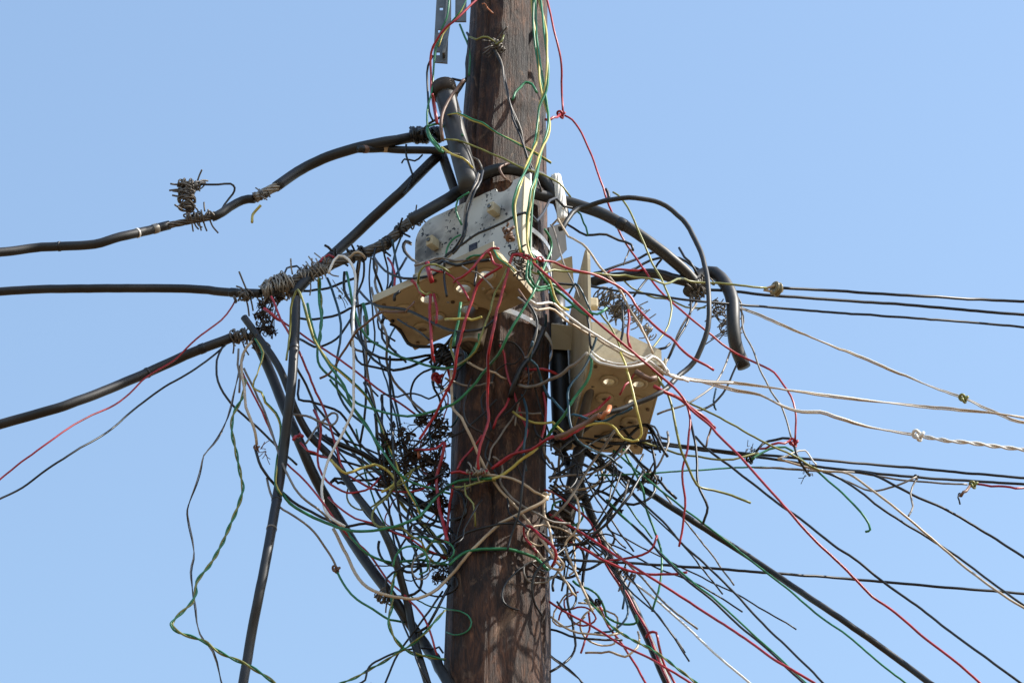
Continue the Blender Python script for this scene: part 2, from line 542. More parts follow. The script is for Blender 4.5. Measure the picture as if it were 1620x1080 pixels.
# ------------------------------------------------------------------ brackets, pipes
def bracket():
    o0 = P(697, 98, -0.06)
    t = thing('steel_bracket', 'galvanised perforated steel bracket at the top left of the pole', 'bracket', o0)
    bm = bmesh.new()
    es = []
    def loop(c):
        v = [bm.verts.new((x, 0, z)) for x, z in c]
        es.extend(bm.edges.new((v[i], v[(i + 1) % len(v)])) for i in range(len(v)))
    k = scale_at(o0)
    h = k / math.cos(PITCH)
    loop([(-12 * k, 0), (11 * k, -2 * h), (13 * k, 160 * h), (-6 * k, 160 * h)])
    for hx, hz in ((-4, 14), (-2, 52), (0, 90), (2, 128)):
        loop([((hx - 2.6) * k, (hz - 3) * h), ((hx + 2.6) * k, (hz - 3) * h), ((hx + 2.6) * k, (hz + 3) * h), ((hx - 2.6) * k, (hz + 3) * h)])
    bmesh.ops.triangle_fill(bm, use_beauty=True, edges=es)
    ex = bmesh.ops.extrude_face_region(bm, geom=list(bm.faces))
    bmesh.ops.translate(bm, verts=[v for v in ex['geom'] if isinstance(v, bmesh.types.BMVert)], vec=(0, 0.004, 0))
    bmobj('perforated_plate', bm, 'steel', t)
    bm = bmesh.new()                    # rib standing off the plate
    a = [bm.verts.new(v) for v in ((3 * k, -0.001, 6 * h), (7 * k, -0.001, 6 * h), (16 * k, -0.001, 70 * h), (15 * k, -0.001, 158 * h), (11 * k, -0.001, 158 * h))]
    b = [bm.verts.new(v.co + Vector((0, -0.018, 0))) for v in a]
    bm.faces.new(a)
    bm.faces.new(b[::-1])
    for i in range(5): bm.faces.new((a[i], b[i], b[(i + 1) % 5], a[(i + 1) % 5]))
    bmobj('rib', bm, 'steel', t)
    bm = bmesh.new()
    box_bm(bm, 22 * k, 40 * k, 0.012, 0.016, 74 * h, 160 * h)
    bmobj('side_plate', bm, 'steel', t)
    bm = bmesh.new()
    box_bm(bm, 12 * k, 60 * k, 0.0165, 0.024, 120 * h, 135 * h)
    bmobj('mounting_arm', bm, 'steel', t)
bracket()

def straight(a, b, n=10):
    return [a.lerp(b, i / n) for i in range(n + 1)]
def pipe(name, a, b, wpx, label, material='pipe', cap=None, cat='pipe', hollow=True):
    r = wpx * 0.5 * scale_at(a)
    t = thing(name, label, cat, a)
    A, B = Vector((0, 0, 0)), b - a
    path = straight(A, B)
    V, F = sweep(path, r, 20)
    if hollow:                          # open end: drop the end cap and line the bore
        F.pop()
        V2, F2 = sweep([B, B + (A - B) * 0.5], r * 0.82, 20)
        off = len(V)
        V += V2
        F += [tuple(i + off for i in f)[::-1] for f in F2[:-2]] + [tuple(i + off for i in F2[-1])[::-1]]
        rim = off - 20
        F += [(rim + k, rim + (k + 1) % 20, off + (k + 1) % 20, off + k) for k in range(20)]
    obj('tube', V, F, material, t)
    if cap:
        V, F = sweep([A + (A - B).normalized() * cap, A - (A - B).normalized() * cap * 1.2], r * 1.22, 20)
        obj('end_cap', V, F, 'debris', t)
    return t
pipe('conduit_pipe', P(703, 143, -0.085), P(744, 300, -0.12), 33, 'dark grey capped conduit pipe leaning down onto the white box', cap=0.014, hollow=False)
pipe('conduit_pipe', P(700, 246, 0.03), P(723, 312, 0.03), 15, 'thin dark pipe behind the capped conduit, left of the pole', hollow=False)
pipe('conduit_stub', P(759, 486, -0.135), P(745, 548, -0.135), 38, 'bronze open-ended pipe stub below the tan panel', 'bronze')
pipe('conduit_pipe', P(917, 712, 0.05), P(896, 815, 0.03), 21, 'dark pipe stub hanging below the cream box', hollow=False)
pipe('rubber_collar', P(899, 803, 0.03), P(894, 826, 0.03), 27, 'dark ringed collar on the pipe below the cream box', 'debris', cat='collar')
pipe('insulator_block', P(872, 815, 0.0), P(900, 856, -0.02), 24, 'black lumpy clamp at the right edge of the pole', 'debris', cat='clamp', hollow=False)

pipe('conduit_pipe', P(879, 470, 0.07), P(890, 705, 0.04), 30, 'black vertical pipe between the pole and the cream box', 'cable', hollow=False)
pipe('conduit_pipe', P(942, 585, -0.16), P(914, 690, -0.02), 15, 'grey slanting pipe on the shaded side of the cream box', 'steel', hollow=False)
def slab(name, pts, d, th, material, label, cat):   # bracket plates standing beside the pole
    a = [P(x, y, dd) for (x, y), dd in zip(pts, d)]
    n = (a[1] - a[0]).cross(a[2] - a[0]).normalized() * th
    b = [p + n for p in a]
    k = len(a)
    F = [tuple(range(k)), tuple(range(2 * k - 1, k - 1, -1))] + [(i, k + i, k + (i + 1) % k, (i + 1) % k) for i in range(k)]
    bm = bmesh.new()
    vs_ = [bm.verts.new(v) for v in a + b]
    for f in F: bm.faces.new([vs_[i] for i in f])
    return tag(bmobj(name, bm, material), label, cat)
slab('mounting_plate', [(868, 360), (893, 352), (897, 395), (872, 420)], (0.02, 0.05, 0.08, 0.06), 0.008, 'pipe', 'grey angled metal plate between the pole and the cream box', 'bracket')
slab('mounting_block', [(872, 512), (934, 520), (934, 556), (872, 552)], (0.0, 0.0, 0.03, 0.03), 0.03, 'cream', 'pale mounting block between the pole and the cream box', 'bracket')
slab('mounting_block', [(874, 415), (905, 405), (908, 452), (876, 462)], (0.02, 0.02, 0.05, 0.05), 0.03, 'cream', 'upper pale mounting block behind the cream box plate', 'bracket')

# ------------------------------------------------------------------ wires
def sm(a, b, x):
    t = max(0.0, min(1.0, (x - a) / (b - a)))
    return t * t * (3 - 2 * t)
def clear_d(x, y, d, flags, rad):
    if 'f' in flags:
        w = sm(560, 610, x) * (1 - sm(845, 880, x)) * sm(230, 290, y) * (1 - sm(545, 600, y))
        v = -0.19 - 0.19 * max(0, min(1, (x - 605) / 210)) - 0.015
        d = d + (min(d, v) - d) * w
        w = sm(870, 900, x) * (1 - sm(1045, 1080, x)) * sm(330, 380, y) * (1 - sm(690, 730, y))
        d = d + (min(d, -0.275) - d) * w
    elif 'p' in flags:                  # just in front of the white plate, behind the panel edge
        v = -0.01 - 0.195 * max(0, min(1, (x - 650) / 190)) - 0.03
        w = sm(610, 650, x) * (1 - sm(845, 870, x))
        d = d + (min(d, v) - d) * w
    if 'b' not in flags:
        p = P(x, y, d)
        cx, r = pole_at(p.z)
        dx = abs(p.x - cx)
        m = r + rad + 0.007
        if dx < m * 1.25:
            lim = -math.sqrt(max(0, m * m - min(dx, m) ** 2))
            w = 1 - sm(m, m * 1.25, dx)
            if d > lim: d = d + (lim - d) * w
    return d
def parse(s):
    return [tuple(float(v) for v in q.split(',')) for q in s.split()]
def wire_path(pts, w, d0, d1, flags, seed, amp=0.03, ext=2.5, off=0.0):
    rnd = random.Random(seed)
    ph, fr = rnd.uniform(0, 6), rnd.uniform(1.0, 2.2)
    n = len(pts)
    rad = w * 0.5 * 0.00135
    # dense pixel polyline first so depth clearance follows the pole smoothly
    dense = catmull([Vector((q[0], q[1], 0)) for q in pts], 9)
    L = [0.0]
    for a, b in zip(dense, dense[1:]): L.append(L[-1] + (b - a).length)
    out = []
    for q, s in zip(dense, L):
        t = s / max(L[-1], 1)
        d = d0 + (d1 - d0) * t + amp * math.sin(ph + fr * s / 90.0) * min(1, 4 * t, 4 * (1 - t) + 0.2)
        jx = 0.8 * noise.noise(Vector((s / 28.0, seed * 3.1, 0))) + 0.35 * noise.noise(Vector((s / 9.0, seed * 1.7, 5)))
        jy = 0.8 * noise.noise(Vector((s / 28.0, seed * 2.3, 9))) + 0.35 * noise.noise(Vector((s / 9.0, seed * 5.7, 2)))
        if w > 11: jx *= 0.6; jy *= 0.6
        elif 'e' not in flags and 's' not in flags: jx *= 1.6; jy *= 1.6
        d = clear_d(q.x, q.y, d, flags, rad)
        out.append(P(q.x + jx, q.y + jy, d + off))
    # relax depth jumps
    for _ in range(3):
        out = [out[0]] + [Vector((out[i].x, (out[i - 1].y + 2 * out[i].y + out[i + 1].y) / 4, out[i].z)) for i in range(1, len(out) - 1)] + [out[-1]]
    k = 5 if len(out) > 6 else 1
    if 'e' in flags:
        t = (out[-1] - out[-1 - k]).normalized()
        out += [out[-1] + t * ext * j / 8 + Vector((0, 0, -0.012 * j * j * 0.3)) for j in range(1, 9)]
    if 's' in flags:
        t = (out[0] - out[k]).normalized()
        out = [out[0] + t * ext * j / 8 + Vector((0, 0, -0.012 * j * j * 0.3)) for j in range(8, 0, -1)] + out
    return out
NAMES = {'K': 'black_wire', 'R': 'red_wire', 'G': 'green_wire', 'Y': 'yellow_wire', 'O': 'olive_wire', 'W': 'white_wire', 'B': 'beige_wire', 'S': 'grey_wire',
         'T': 'teal_wire', 'N': 'brown_wire', 'X': 'orange_wire', 'cable': 'black_cable', 'strand_dark': 'stranded_cable'}
count = [0]
PATHS = {}
def wire(kind, w, s, d0=-0.05, d1=None, flags='', label='', amp=0.03, group=None, cat=None):
    count[0] += 1
    pts = parse(s)
    if kind == 'R': w *= 0.9 if w < 7 else 0.75
    if kind == 'cable': w *= 0.93
    if w < 7.5: w *= 0.84
    d1 = d0 if d1 is None else d1
    path = wire_path(pts, w, d0, d1, flags, count[0], amp)
    base = path[0].copy()
    loc = [p - base for p in path]
    r = w * 0.5 * scale_at(path[len(path) // 2])
    if kind in ('GY', 'WW', 'KS', 'GG', 'BB'):       # two insulated conductors twisted or laid together
        mats = {'GY': ('G', 'O'), 'WW': ('W', 'W'), 'KS': ('K', 'S'), 'GG': ('G', 'Y'), 'BB': ('B', 'W')}[kind]
        period = {'GY': 0.075, 'WW': 0.07, 'KS': 0.22, 'GG': 0.34, 'BB': 0.5}[kind]
        o = thing({'GY': 'twisted_wire_pair', 'WW': 'twisted_wire_pair'}.get(kind, 'wire_pair'), label, 'wire', base, 0, group)
        loc = catmull(loc, 0.006) if kind in ('GY', 'WW') else loc
        fr = frames(loc)
        rr = r * 0.62
        for side, mm in ((1, mats[0]), (-1, mats[1])):
            acc, q = 0.0, []
            for i, p in enumerate(loc):
                if i: acc += (p - loc[i - 1]).length
                an = 2 * math.pi * acc / period
                q.append(p + (fr[i][1] * math.cos(an) + fr[i][2] * math.sin(an)) * (rr * 1.02 * side))
            V, F = sweep(q, rr, 6)
            obj('conductor', V, F, mm, o)
        return o
    sides = 6 if w < 7 else (10 if w < 12 else 16)
    V, F = sweep(loc, r, sides)
    PATHS[label] = (loc, r)
    o = obj(NAMES[kind], V, F, kind)
    o.location = base
    tag(o, label, cat or ('cable' if w >= 9 and kind in ('cable', 'K') else 'wire'), group)
    return o
#--WIRES--
CB = 'cable'
WIRES = [
# thick cables -------------------------------------------------------------
(CB, 16, "0,399 75,391 150,386 190,374 235,365 268,356", -0.05, 0.0, 's', 'upper left black cable running from the frame edge to the knotted wire lump'),
(CB, 15, "335,344 352,334 375,322 402,315", 0.0, 0.0, '', 'short bent black cable piece between the wire lump and the bare splice'),
(CB, 18, "436,296 470,273 510,252 560,235 610,224 655,217 676,212", 0.0, 0.02, '', 'arched black cable from the bare splice to the taped joint left of pole'),
(CB, 13, "567,236 620,237 700,239 730,242", -0.03, 0.0, '', 'straight black cable with a cut end lying under the arched cable'),
(CB, 18, "692,247 640,298 590,345 540,392 495,432 462,468", 0.02, 0.0, '', 'straight black cable slanting down left from the taped joint'),
(CB, 21, "648,350 690,325 730,303 752,284 775,271 800,266 835,273 862,288 882,315 893,345", -0.09, -0.06, '', 'thick black cable arching over the top of the white box'),
(CB, 20, "838,304 870,313 905,322 950,337 1000,364 1045,396 1080,425 1096,443 1108,462", -0.10, 0.0, '', 'thick black cable sloping right from the pole to the ringed splice'),
(CB, 23, "1090,462 1100,444 1114,434 1130,433 1147,448 1159,477 1160,515 1165,550 1177,581", 0.0, 0.0, '', 'thick black cable end drooping below the ringed splice at right', ),
(CB, 15, "0,461 80,457 150,456 230,456 300,457 360,462 412,464", 0.1, 0.0, 's', 'level black cable entering from the left frame edge'),
(CB, 17, "0,671 60,654 120,635 190,608 250,582 310,555 368,533", -0.05, 0.0, 's', 'lower left black cable rising from the frame edge to the tied joint'),
(CB, 17, "468,472 467,520 462,600 455,660 447,730 436,800 420,890 402,980 384,1085", -0.06, -0.1, 'e', 'long black cable hanging almost straight down, left of the pole'),
(CB, 13, "386,502 410,535 440,578 455,612 466,645 490,688 530,730 562,780 609,844 643,947 657,1016 678,1085", -0.02, -0.05, 'e', 'black cable curving down right to the foot of the pole, upper of two'),
(CB, 18, "406,540 428,590 448,640 470,690 496,750 530,812 580,890 625,950 665,1010 700,1062 712,1085", 0.03, 0.02, 'e', 'thick black cable slanting down right to the pole, lower of two'),
(CB, 11, "900,690 945,728 1000,762 1100,826 1200,891 1350,992 1478,1085", 0.05, -0.1, 'e', 'stiff black cable slanting from the cream box to the bottom right'),
(CB, 15, "915,755 930,800 950,850 975,905 1000,955 1030,1020 1058,1085", 0.06, 0.05, 'e', 'dark cable dropping steeply right of the pole to the bottom edge'),
(CB, 16, "870,690 900,735 918,790", 0.08, 0.06, 'b', 'short dark cable behind the pole below the cream box'),
(CB, 9, "884,362 905,340 930,326 965,316 1005,313 1045,322 1080,348 1104,388 1117,430 1122,480 1118,525 1103,565 1070,600 1030,628 990,644 950,656", -0.1, -0.29, 'f', 'dark olive cable making a big arc right of the pole'),
('N', 9, "952,655 930,668 905,680 880,692", -0.29, -0.24, 'f', 'frayed brown end of the big arc cable at the cream box'),
# top of pole --------------------------------------------------------------
('R', 5, "759,-5 724,28 703,46 685,74 681,93 682,120 683,148 690,193", -0.13, -0.12, 's', 'red wire running down from the top over the steel bracket'),
('G', 4, "711,-5 707,28 700,43 690,74 687,96 683,148 677,167 676,200 681,215 694,230 701,241", -0.12, -0.12, 's', 'green wire hanging over the steel bracket to the taped joint'),
('K', 4, "685,88 677,105 676,130 677,150 679,175 686,192", -0.10, -0.1, '', 'thin black wire hanging below the steel bracket'),
('GG', 4, "740,-5 724,24 708,44 700,55 694,74", -0.12, -0.12, 's', 'green and yellow wire crossing the steel bracket side plate'),
('G', 4, "727,39 738,65 743,83 742,120", -0.05, -0.07, '', 'short green wire on the left edge of the upper pole'),
('K', 5, "739,52 742,60 738,100 738,122 733,128 716,126 702,132", -0.04, -0.07, '', 'black wire hooking from the upper pole to the pipe cap'),
('K', 5, "738,126 730,140 722,150 722,165 728,178", -0.06, -0.07, '', 'black wire dropping beside the capped conduit pipe'),
('O', 4, "743,59 764,57 778,61 783,69", -0.1, -0.1, '', 'short olive wire on the upper pole, left of the tie'),
('O', 4, "783,69 790,65 798,56", -0.11, -0.13, '', 'olive stub poking from the tie on the upper pole'),
('X', 3, "763,7 771,15 779,22", -0.1, -0.1, '', 'tiny orange wire scrap at the top of the pole'),
('KS', 5, "779,72 792,98 799,130 805,157 816,188 824,208 829,234 836,255 848,282 856,302", -0.11, -0.11, '', 'grey and black wires running down the middle of the upper pole'),
('K', 4, "808,165 812,190 822,213 832,240 838,262 846,292", -0.11, -0.11, '', 'thin black wire down the upper pole beside the knot'),
('G', 5, "811,158 815,147 824,138 832,131 842,136 849,147", -0.115, -0.115, '', 'green wire loop hooked over the knot on the upper pole'),
('GG', 7, "842,-5 845,46 851,93 855,130 861,157 868,181 868,206 859,234 850,264 842,299 838,325 834,349 836,390 848,416", -0.14, -0.30, 'sf', 'green and yellow wires down the right of the upper pole, left strand'),
('GG', 7, "853,-5 861,37 866,93 866,120 863,144 853,170 851,197 846,234 829,271 820,297 813,326 816,355 825,400", -0.15, -0.33, 'sf', 'green and yellow wires crossing in front of the white box edge'),
('G', 4, "847,-5 850,60 858,120 866,170 866,215 855,250 845,300 841,340 839,395 843,425", -0.15, -0.3, 'sf', 'plain green wire between the two green and yellow strands'),
('R', 4.5, "864,-5 876,46 887,93 889,148 890,178", -0.06, -0.04, 's', 'red wire dropping from the top right of the pole to a knot'),
('R', 4.5, "893,183 905,190 916,203 934,240 947,276 957,306 967,335 979,364 993,390 1017,424 1049,465 1085,496 1111,518 1157,555 1200,576 1225,590 1245,616 1258,647 1258,696", -0.04, -0.06, '', 'long red wire from the upper knot to the knot at far right'),
('R', 6, "887,181 876,184 862,189", -0.04, -0.08, '', 'dark red tail tying the red knot to the pole'),
('GG', 4.5, "709,182 724,180 746,188 764,195 787,210 820,227 842,241 871,259", -0.12, -0.13, '', 'green and yellow wire crossing the pole above the arched cable'),
('G', 5, "677,200 694,198 709,204 724,206 732,215", -0.13, -0.13, '', 'green loop around the capped conduit pipe'),
('G', 6, "676,202 678,216 690,230 702,241", -0.14, -0.14, '', 'thick green loop over the taped joint'),
('O', 4, "701,221 724,223 750,232 787,247 829,266 861,277 884,290 903,312", -0.14, -0.11, '', 'olive wire slanting across the pole just above the white box'),
('Y', 4.5, "699,233 724,247 738,254 748,266", -0.15, -0.14, '', 'short yellow wire across the lower conduit pipe'),
('S', 4, "705,241 738,247 757,256 764,270", -0.15, -0.14, '', 'grey wire arching over the foot of the conduit pipe'),
('N', 7, "735,126 724,141 708,162 700,180 698,200 700,224", -0.14, -0.14, '', 'rusty brown wire bent over the capped conduit pipe'),
('R', 6, "684,150 687,170 691,196", -0.13, -0.13, '', 'thick red wire end left of the pipe cap'),
('K', 5, "662,205 680,193 702,182", -0.05, -0.1, '', 'black wire rising from the taped joint to the pipe'),
('K', 4, "643,228 643,250 652,275 646,295 638,307", -0.02, -0.02, '', 'thin dark wire dangling below the straight cut cable'),
('K', 3.5, "668,245 655,254 640,250 636,258", -0.03, -0.03, '', 'small frayed black wire ends left of the conduit'),
# over the white box -------------------------------------------------------
('KS', 6, "757,275 747,301 736,334 734,364 727,382 710,404 683,416 660,416 644,404 638,391 642,383 651,386", -0.12, -0.12, 'f', 'black and grey wires hanging over the white plate and looping at its left'),
('K', 5, "764,270 752,300 741,335 737,365 728,388 716,402", -0.12, -0.12, 'f', 'black wire hanging beside the pair on the white plate'),
('G', 4, "742,304 725,316 721,334 731,356", -0.1, -0.1, 'p', 'short green wire curve on the upper white plate'),
('G', 4, "729,371 716,380 708,392 705,408", -0.1, -0.1, 'p', 'short green wire curve on the lower white plate'),
('K', 5.5, "705,404 734,384 757,369 784,358 812,343 830,335 849,330 879,331 905,329", -0.2, -0.1, 'f', 'black wire slanting across the white plate to the right'),
('N', 5, "807,258 797,259 790,266 794,275 801,284", -0.12, -0.15, '', 'small reddish brown wire loop on the arched cable'),
('K', 6, "690,420 701,416 723,419 751,414 775,412", -0.3, -0.3, 'f', 'black wires lying along the edge of the tan panel'),
('S', 5, "655,420 690,410 720,413 742,411", -0.3, -0.3, 'f', 'grey wire lying along the edge of the tan panel'),
('G', 4, "738,410 750,405 762,404", -0.33, -0.33, 'f', 'short green wire end above the tan panel'),
('R', 5.5, "789,393 778,394 768,399 749,423 735,435 723,443 718,447", -0.36, -0.34, 'f', 'red wire curving over the tan panel into its left hole'),
('R', 6, "773,399 779,413 784,419 794,421", -0.38, -0.38, 'f', 'short red wire dropping into the middle of the tan panel'),
('R', 6.5, "794,421 780,430 768,437 755,452 747,476 738,499 731,528 723,554 720,580 717,598 706,620 691,651 680,670 664,694", -0.38, -0.18, 'f', 'bright red wire hanging from the tan panel to the dried plant'),
('R', 6.5, "846,412 832,404 821,402 812,403 807,415 805,426 797,454 786,495 779,528 772,560 772,596 771,636 773,666 763,694 756,725 757,742", -0.38, -0.15, 'f', 'bright red wire hanging from the box down the pole front'),
('R', 11, "675,417 679,430 684,446", -0.3, -0.3, 'f', 'fat red wire bunch on the left of the tan panel'),
('R', 8, "651,443 664,461 672,468", -0.27, -0.27, 'f', 'fat red wire end at the left corner of the tan panel'),
('R', 8, "681,465 680,490 681,510 684,560 686,572", -0.28, -0.2, 'f', 'fat red wires hanging below the left gland of the tan panel'),
('R', 7, "686,465 692,491 690,513", -0.28, -0.26, 'f', 'short red wire looping under the left gland'),
('R', 5, "681,426 705,434 727,449 735,462 742,475", -0.33, -0.33, 'f', 'dark red wire crossing the middle of the tan panel'),
('R', 6, "694,560 705,578 712,600 712,618", -0.1, -0.1, '', 'red wire bunch behind the bright red wire, left of pole'),
('O', 4.5, "661,450 663,430 672,420 690,418 712,432", -0.3, -0.32, 'f', 'olive wire looping over the left corner of the tan panel'),
('O', 4.5, "660,448 668,460 680,463", -0.3, -0.3, 'f', 'short olive wire end in the left gland'),
('S', 3.5, "731,421 755,430 770,445 780,458", -0.36, -0.36, 'f', 'thin pale wire across the tan panel'),
('K', 5, "703,415 703,440 707,468", -0.33, -0.33, 'f', 'black wire hanging down across the tan panel, left'),
('K', 5, "752,416 753,440 751,452", -0.36, -0.36, 'f', 'short black wire hanging across the tan panel, middle'),
('O', 4, "802,425 793,445 782,465 776,490 768,510 760,535 752,553 738,568 722,578", -0.38, -0.2, 'f', 'olive wire falling across the right of the tan panel to the pole'),
('GG', 5, "783,396 795,410 806,420 815,430", -0.39, -0.39, 'f', 'green yellow wire end at the right corner of the tan panel'),
('G', 6, "729,478 726,500 722,520 717,548", -0.26, -0.2, 'f', 'dark green wire hanging from a hole in the tan panel'),
('O', 5, "716,535 713,550 718,565 722,575", -0.2, -0.18, '', 'olive wire hanging beside the pipe stub'),
('Y', 5, "705,505 720,502 747,506 762,501", -0.3, -0.3, 'f', 'short yellow wire sticking out across the tan panel'),
('K', 5.5, "569,460 586,477 617,486 640,490 664,498 694,515 720,524 747,523 768,517 782,505", -0.1, -0.2, 'f', 'black wire sagging across the front of the tan panel'),
('K', 6.5, "618,512 629,517 638,532 645,543 657,548 681,549 697,548", -0.1, -0.1, '', 'black wire looping round the bottom corner of the tan panel'),
('K', 4, "629,505 645,515 664,525 682,540", -0.23, -0.15, 'f', 'thin black wire under the tan panel'),
('K', 6, "624,475 625,465 632,460", -0.25, -0.25, 'f', 'black wire looped over the left edge of the tan panel'),
('K', 7, "604,510 612,506 622,508", -0.12, -0.12, '', 'taped wire end at the left of the tan panel'),
('N', 4, "641,493 650,482 655,477", -0.28, -0.28, 'f', 'brown wire end pointing at the tan panel'),
('R', 5, "614,408 620,417 625,438 623,460 621,470", -0.03, -0.05, '', 'pinkish red wire hanging left of the white plate'),
('T', 4.5, "621,380 623,400 627,417 636,453", -0.04, -0.06, '', 'teal wire hanging left of the white plate'),
('K', 5, "643,408 628,430 614,456 600,472", 0.02, 0.02, '', 'black wire slanting behind the white plate'),
('K', 5, "590,404 609,427 627,438 651,440 683,436 699,427", -0.05, -0.3, 'f', 'black wire sagging in front of the lower white plate'),
('S', 5, "590,408 597,425 592,445 598,462 610,478", 0.0, -0.02, '', 'grey brown wire hanging left of the tan panel'),
# green bundle to the right ------------------------------------------------
('G', 5.5, "836,412 833,440 842,452 859,456 875,460 897,474 921,494 938,502", -0.36, -0.3, 'f', 'green wire drooping from the white box toward the cream box'),
('G', 5, "840,414 838,436 846,448 864,453 885,458 905,472 926,490 945,497 960,487", -0.37, -0.3, 'f', 'second green wire drooping beside the first toward the cream box'),
('G', 5, "851,429 868,453 875,477 892,489 907,486 925,497", -0.35, -0.3, 'f', 'green wire looping low between the two boxes'),
('Y', 4.5, "856,424 871,448 880,474 892,487 900,490", -0.36, -0.31, 'f', 'yellow wire looping between the two boxes'),
('G', 5, "862,363 870,378 873,392 868,410 857,432 836,476 812,513 794,547 769,588 745,614 717,638 682,651 645,658 599,650 564,637 534,604 512,586 503,572 505,534 509,506 505,480 504,448", -0.3, 0.0, 'f', 'long green wire crossing the pole and swinging left up to the bundle'),
('R', 5.5, "820,402 844,416 868,438 897,465 923,489 955,518 976,535 1013,567 1049,598 1075,622 1092,646 1126,676 1133,685 1160,711 1194,748 1240,799 1285,850 1342,904 1380,943 1409,963 1461,1007 1518,1051 1556,1085", -0.39, -0.3, 'fe', 'long red wire from the white box down to the bottom right corner'),
('R', 5.5, "846,409 868,414 899,424 928,431 964,445 993,465 1010,489 1030,510 1061,535 1090,562 1119,579 1129,586", -0.36, -0.25, 'f', 'red wire curving over the cream box with a bare tip at right'),
('R', 5, "957,433 975,428 989,426 1020,426", -0.05, -0.02, '', 'short red wire on the dark taped splice'),
('R', 4, "846,412 853,406 860,411", -0.38, -0.38, 'f', 'tiny red wire curl at the right edge of the white box'),
('O', 4.5, "838,429 858,430 940,432 989,438 1061,444 1119,448 1170,450 1212,455", -0.36, -0.1, 'f', 'straight olive wire from the white box to the spool insulator'),
('K', 16, "935,447 960,441 990,437 1030,432 1062,438 1095,448", 0.0, 0.0, '', 'dark taped splice leading into the ringed joint'),
('K', 5, "860,446 890,449 933,453 989,462 1025,465 1085,474 1126,478 1160,481 1274,491 1328,495 1376,498 1501,507 1625,518", -0.1, 0.1, 'e', 'lowest of three level black wires leaving to the right'),
('K', 6, "1095,455 1126,459 1162,461 1210,466 1302,473 1416,481 1625,498", 0.0, 0.1, 'e', 'middle of three level black wires leaving to the right'),
('K', 6, "1240,455 1270,457 1350,462 1490,470 1530,473 1625,477", -0.1, 0.05, 'e', 'topmost level black wire leaving right from the spool insulator'),
# right arcs ---------------------------------------------------------------
('K', 5, "940,432 974,421 1003,412 1041,397", 0.02, 0.03, '', 'black wire rising to the sloping thick cable'),
('K', 5, "950,441 1008,424 1029,412 1053,407 1075,408 1095,420 1116,431", 0.03, 0.02, '', 'black wire arching over the dark taped splice'),
('K', 5, "1075,392 1092,412 1103,436", 0.0, 0.0, '', 'short black wire end sticking up by the ringed splice'),
('K', 5, "899,356 928,370 960,371 979,380 998,388 1001,396", -0.03, -0.03, '', 'black wire reaching right above the cream box'),
('S', 3, "999,395 992,408 986,419", -0.03, -0.03, '', 'short grey wire hanging from the black wire tip'),
('K', 4.5, "1003,469 1025,441 1051,404", 0.05, 0.05, '', 'black wire crossing behind the dark taped splice'),
('B', 4.5, "873,356 892,361 928,392 950,424 964,438 984,465 1003,501 1013,516 1034,559", -0.05, -0.2, 'f', 'beige wire slanting from the pole to the cream box'),
('S', 3.5, "871,356 883,385 892,416 904,441 916,472", -0.1, -0.3, 'f', 'thin grey wire across the edge of the cream box plate'),
('O', 4, "970,304 980,311 993,327 1008,359 1020,388 1032,416 1049,448 1061,477 1061,502 1051,526 1025,559", -0.06, -0.15, '', 'olive wire looping down behind the red wire to the cream box'),
('K', 6, "957,298 962,306 963,316", -0.06, -0.06, '', 'black tie on the red wire right of the pole'),
('O', 3.5, "986,443 1008,460 1037,472 1061,474 1085,486 1116,486", 0.0, 0.0, '', 'thin olive wire below the dark taped splice'),
('G', 3.5, "914,335 924,356 930,372", -0.08, -0.08, '', 'short green wire above the cream box plate'),
('T', 4, "898,466 910,446 925,470 938,500", -0.29, -0.29, 'f', 'teal wire bent over the cream box plate'),
('T', 5, "843,540 839,564 850,588 865,623 873,638 897,649 928,662 948,668 976,658 1000,645", -0.13, -0.3, 'f', 'blue teal wire from the pole to the cream box underside'),
('T', 5, "864,498 862,520 850,535 843,548", -0.15, -0.13, '', 'short teal wire on the pole below the strap'),
('T', 5, "826,625 834,651 832,688 828,714 832,745", -0.12, -0.12, '', 'teal wire running down the pole front'),
('T', 5, "945,530 938,550 932,568 921,586 900,614 899,644 906,681 921,699 943,716 965,727 985,740", -0.29, -0.1, 'f', 'blue teal wire down the shaded side of the cream box'),
('K', 4.5, "928,492 932,515 933,535 935,552", -0.3, -0.3, 'f', 'black wire down the near edge of the cream box'),
('O', 4, "950,497 969,523 984,559", -0.3, -0.3, 'f', 'olive wire crossing the sunlit end of the cream box'),
('R', 6, "994,490 996,505 993,528 998,552", -0.26, -0.26, 'f', 'short red wire standing behind the cream box lip'),
('K', 5, "984,480 986,510 981,548", -0.2, -0.26, 'f', 'black wire dropping to the cream box lip'),
('K', 5, "1061,543 1045,551 1028,558", -0.1, -0.1, '', 'short dark wire right of the cream box lip'),
('S', 4.5, "1102,480 1082,509 1068,540 1058,564 1051,578", -0.03, -0.1, '', 'grey wire falling from the ringed splice to the cream box'),
('K', 5, "1092,470 1093,490 1087,511 1070,538 1056,569", -0.02, -0.08, '', 'black wire falling beside the grey one to the cream box'),
('S', 4, "1160,470 1172,490 1176,509 1157,552 1143,588 1128,610 1097,632 1066,646 1040,655", 0.0, -0.1, '', 'pale grey wire curling from the cable end down left'),
('K', 4.5, "1176,560 1164,579 1150,612 1128,639 1109,649 1090,648", 0.0, -0.05, '', 'black wire curling below the drooping cable end'),
('T', 4, "1133,615 1129,632 1133,648", 0.0, 0.0, '', 'short blue wire end right of the cream box'),
('S', 3.5, "1162,462 1172,480 1176,523 1191,552 1203,585 1220,619 1237,644 1252,693", 0.02, -0.05, '', 'thin grey green wire falling to the red knot at right'),
('K', 3, "1172,527 1162,530 1150,527", 0.0, 0.0, '', 'tiny black wire crossing the drooping cable end'),
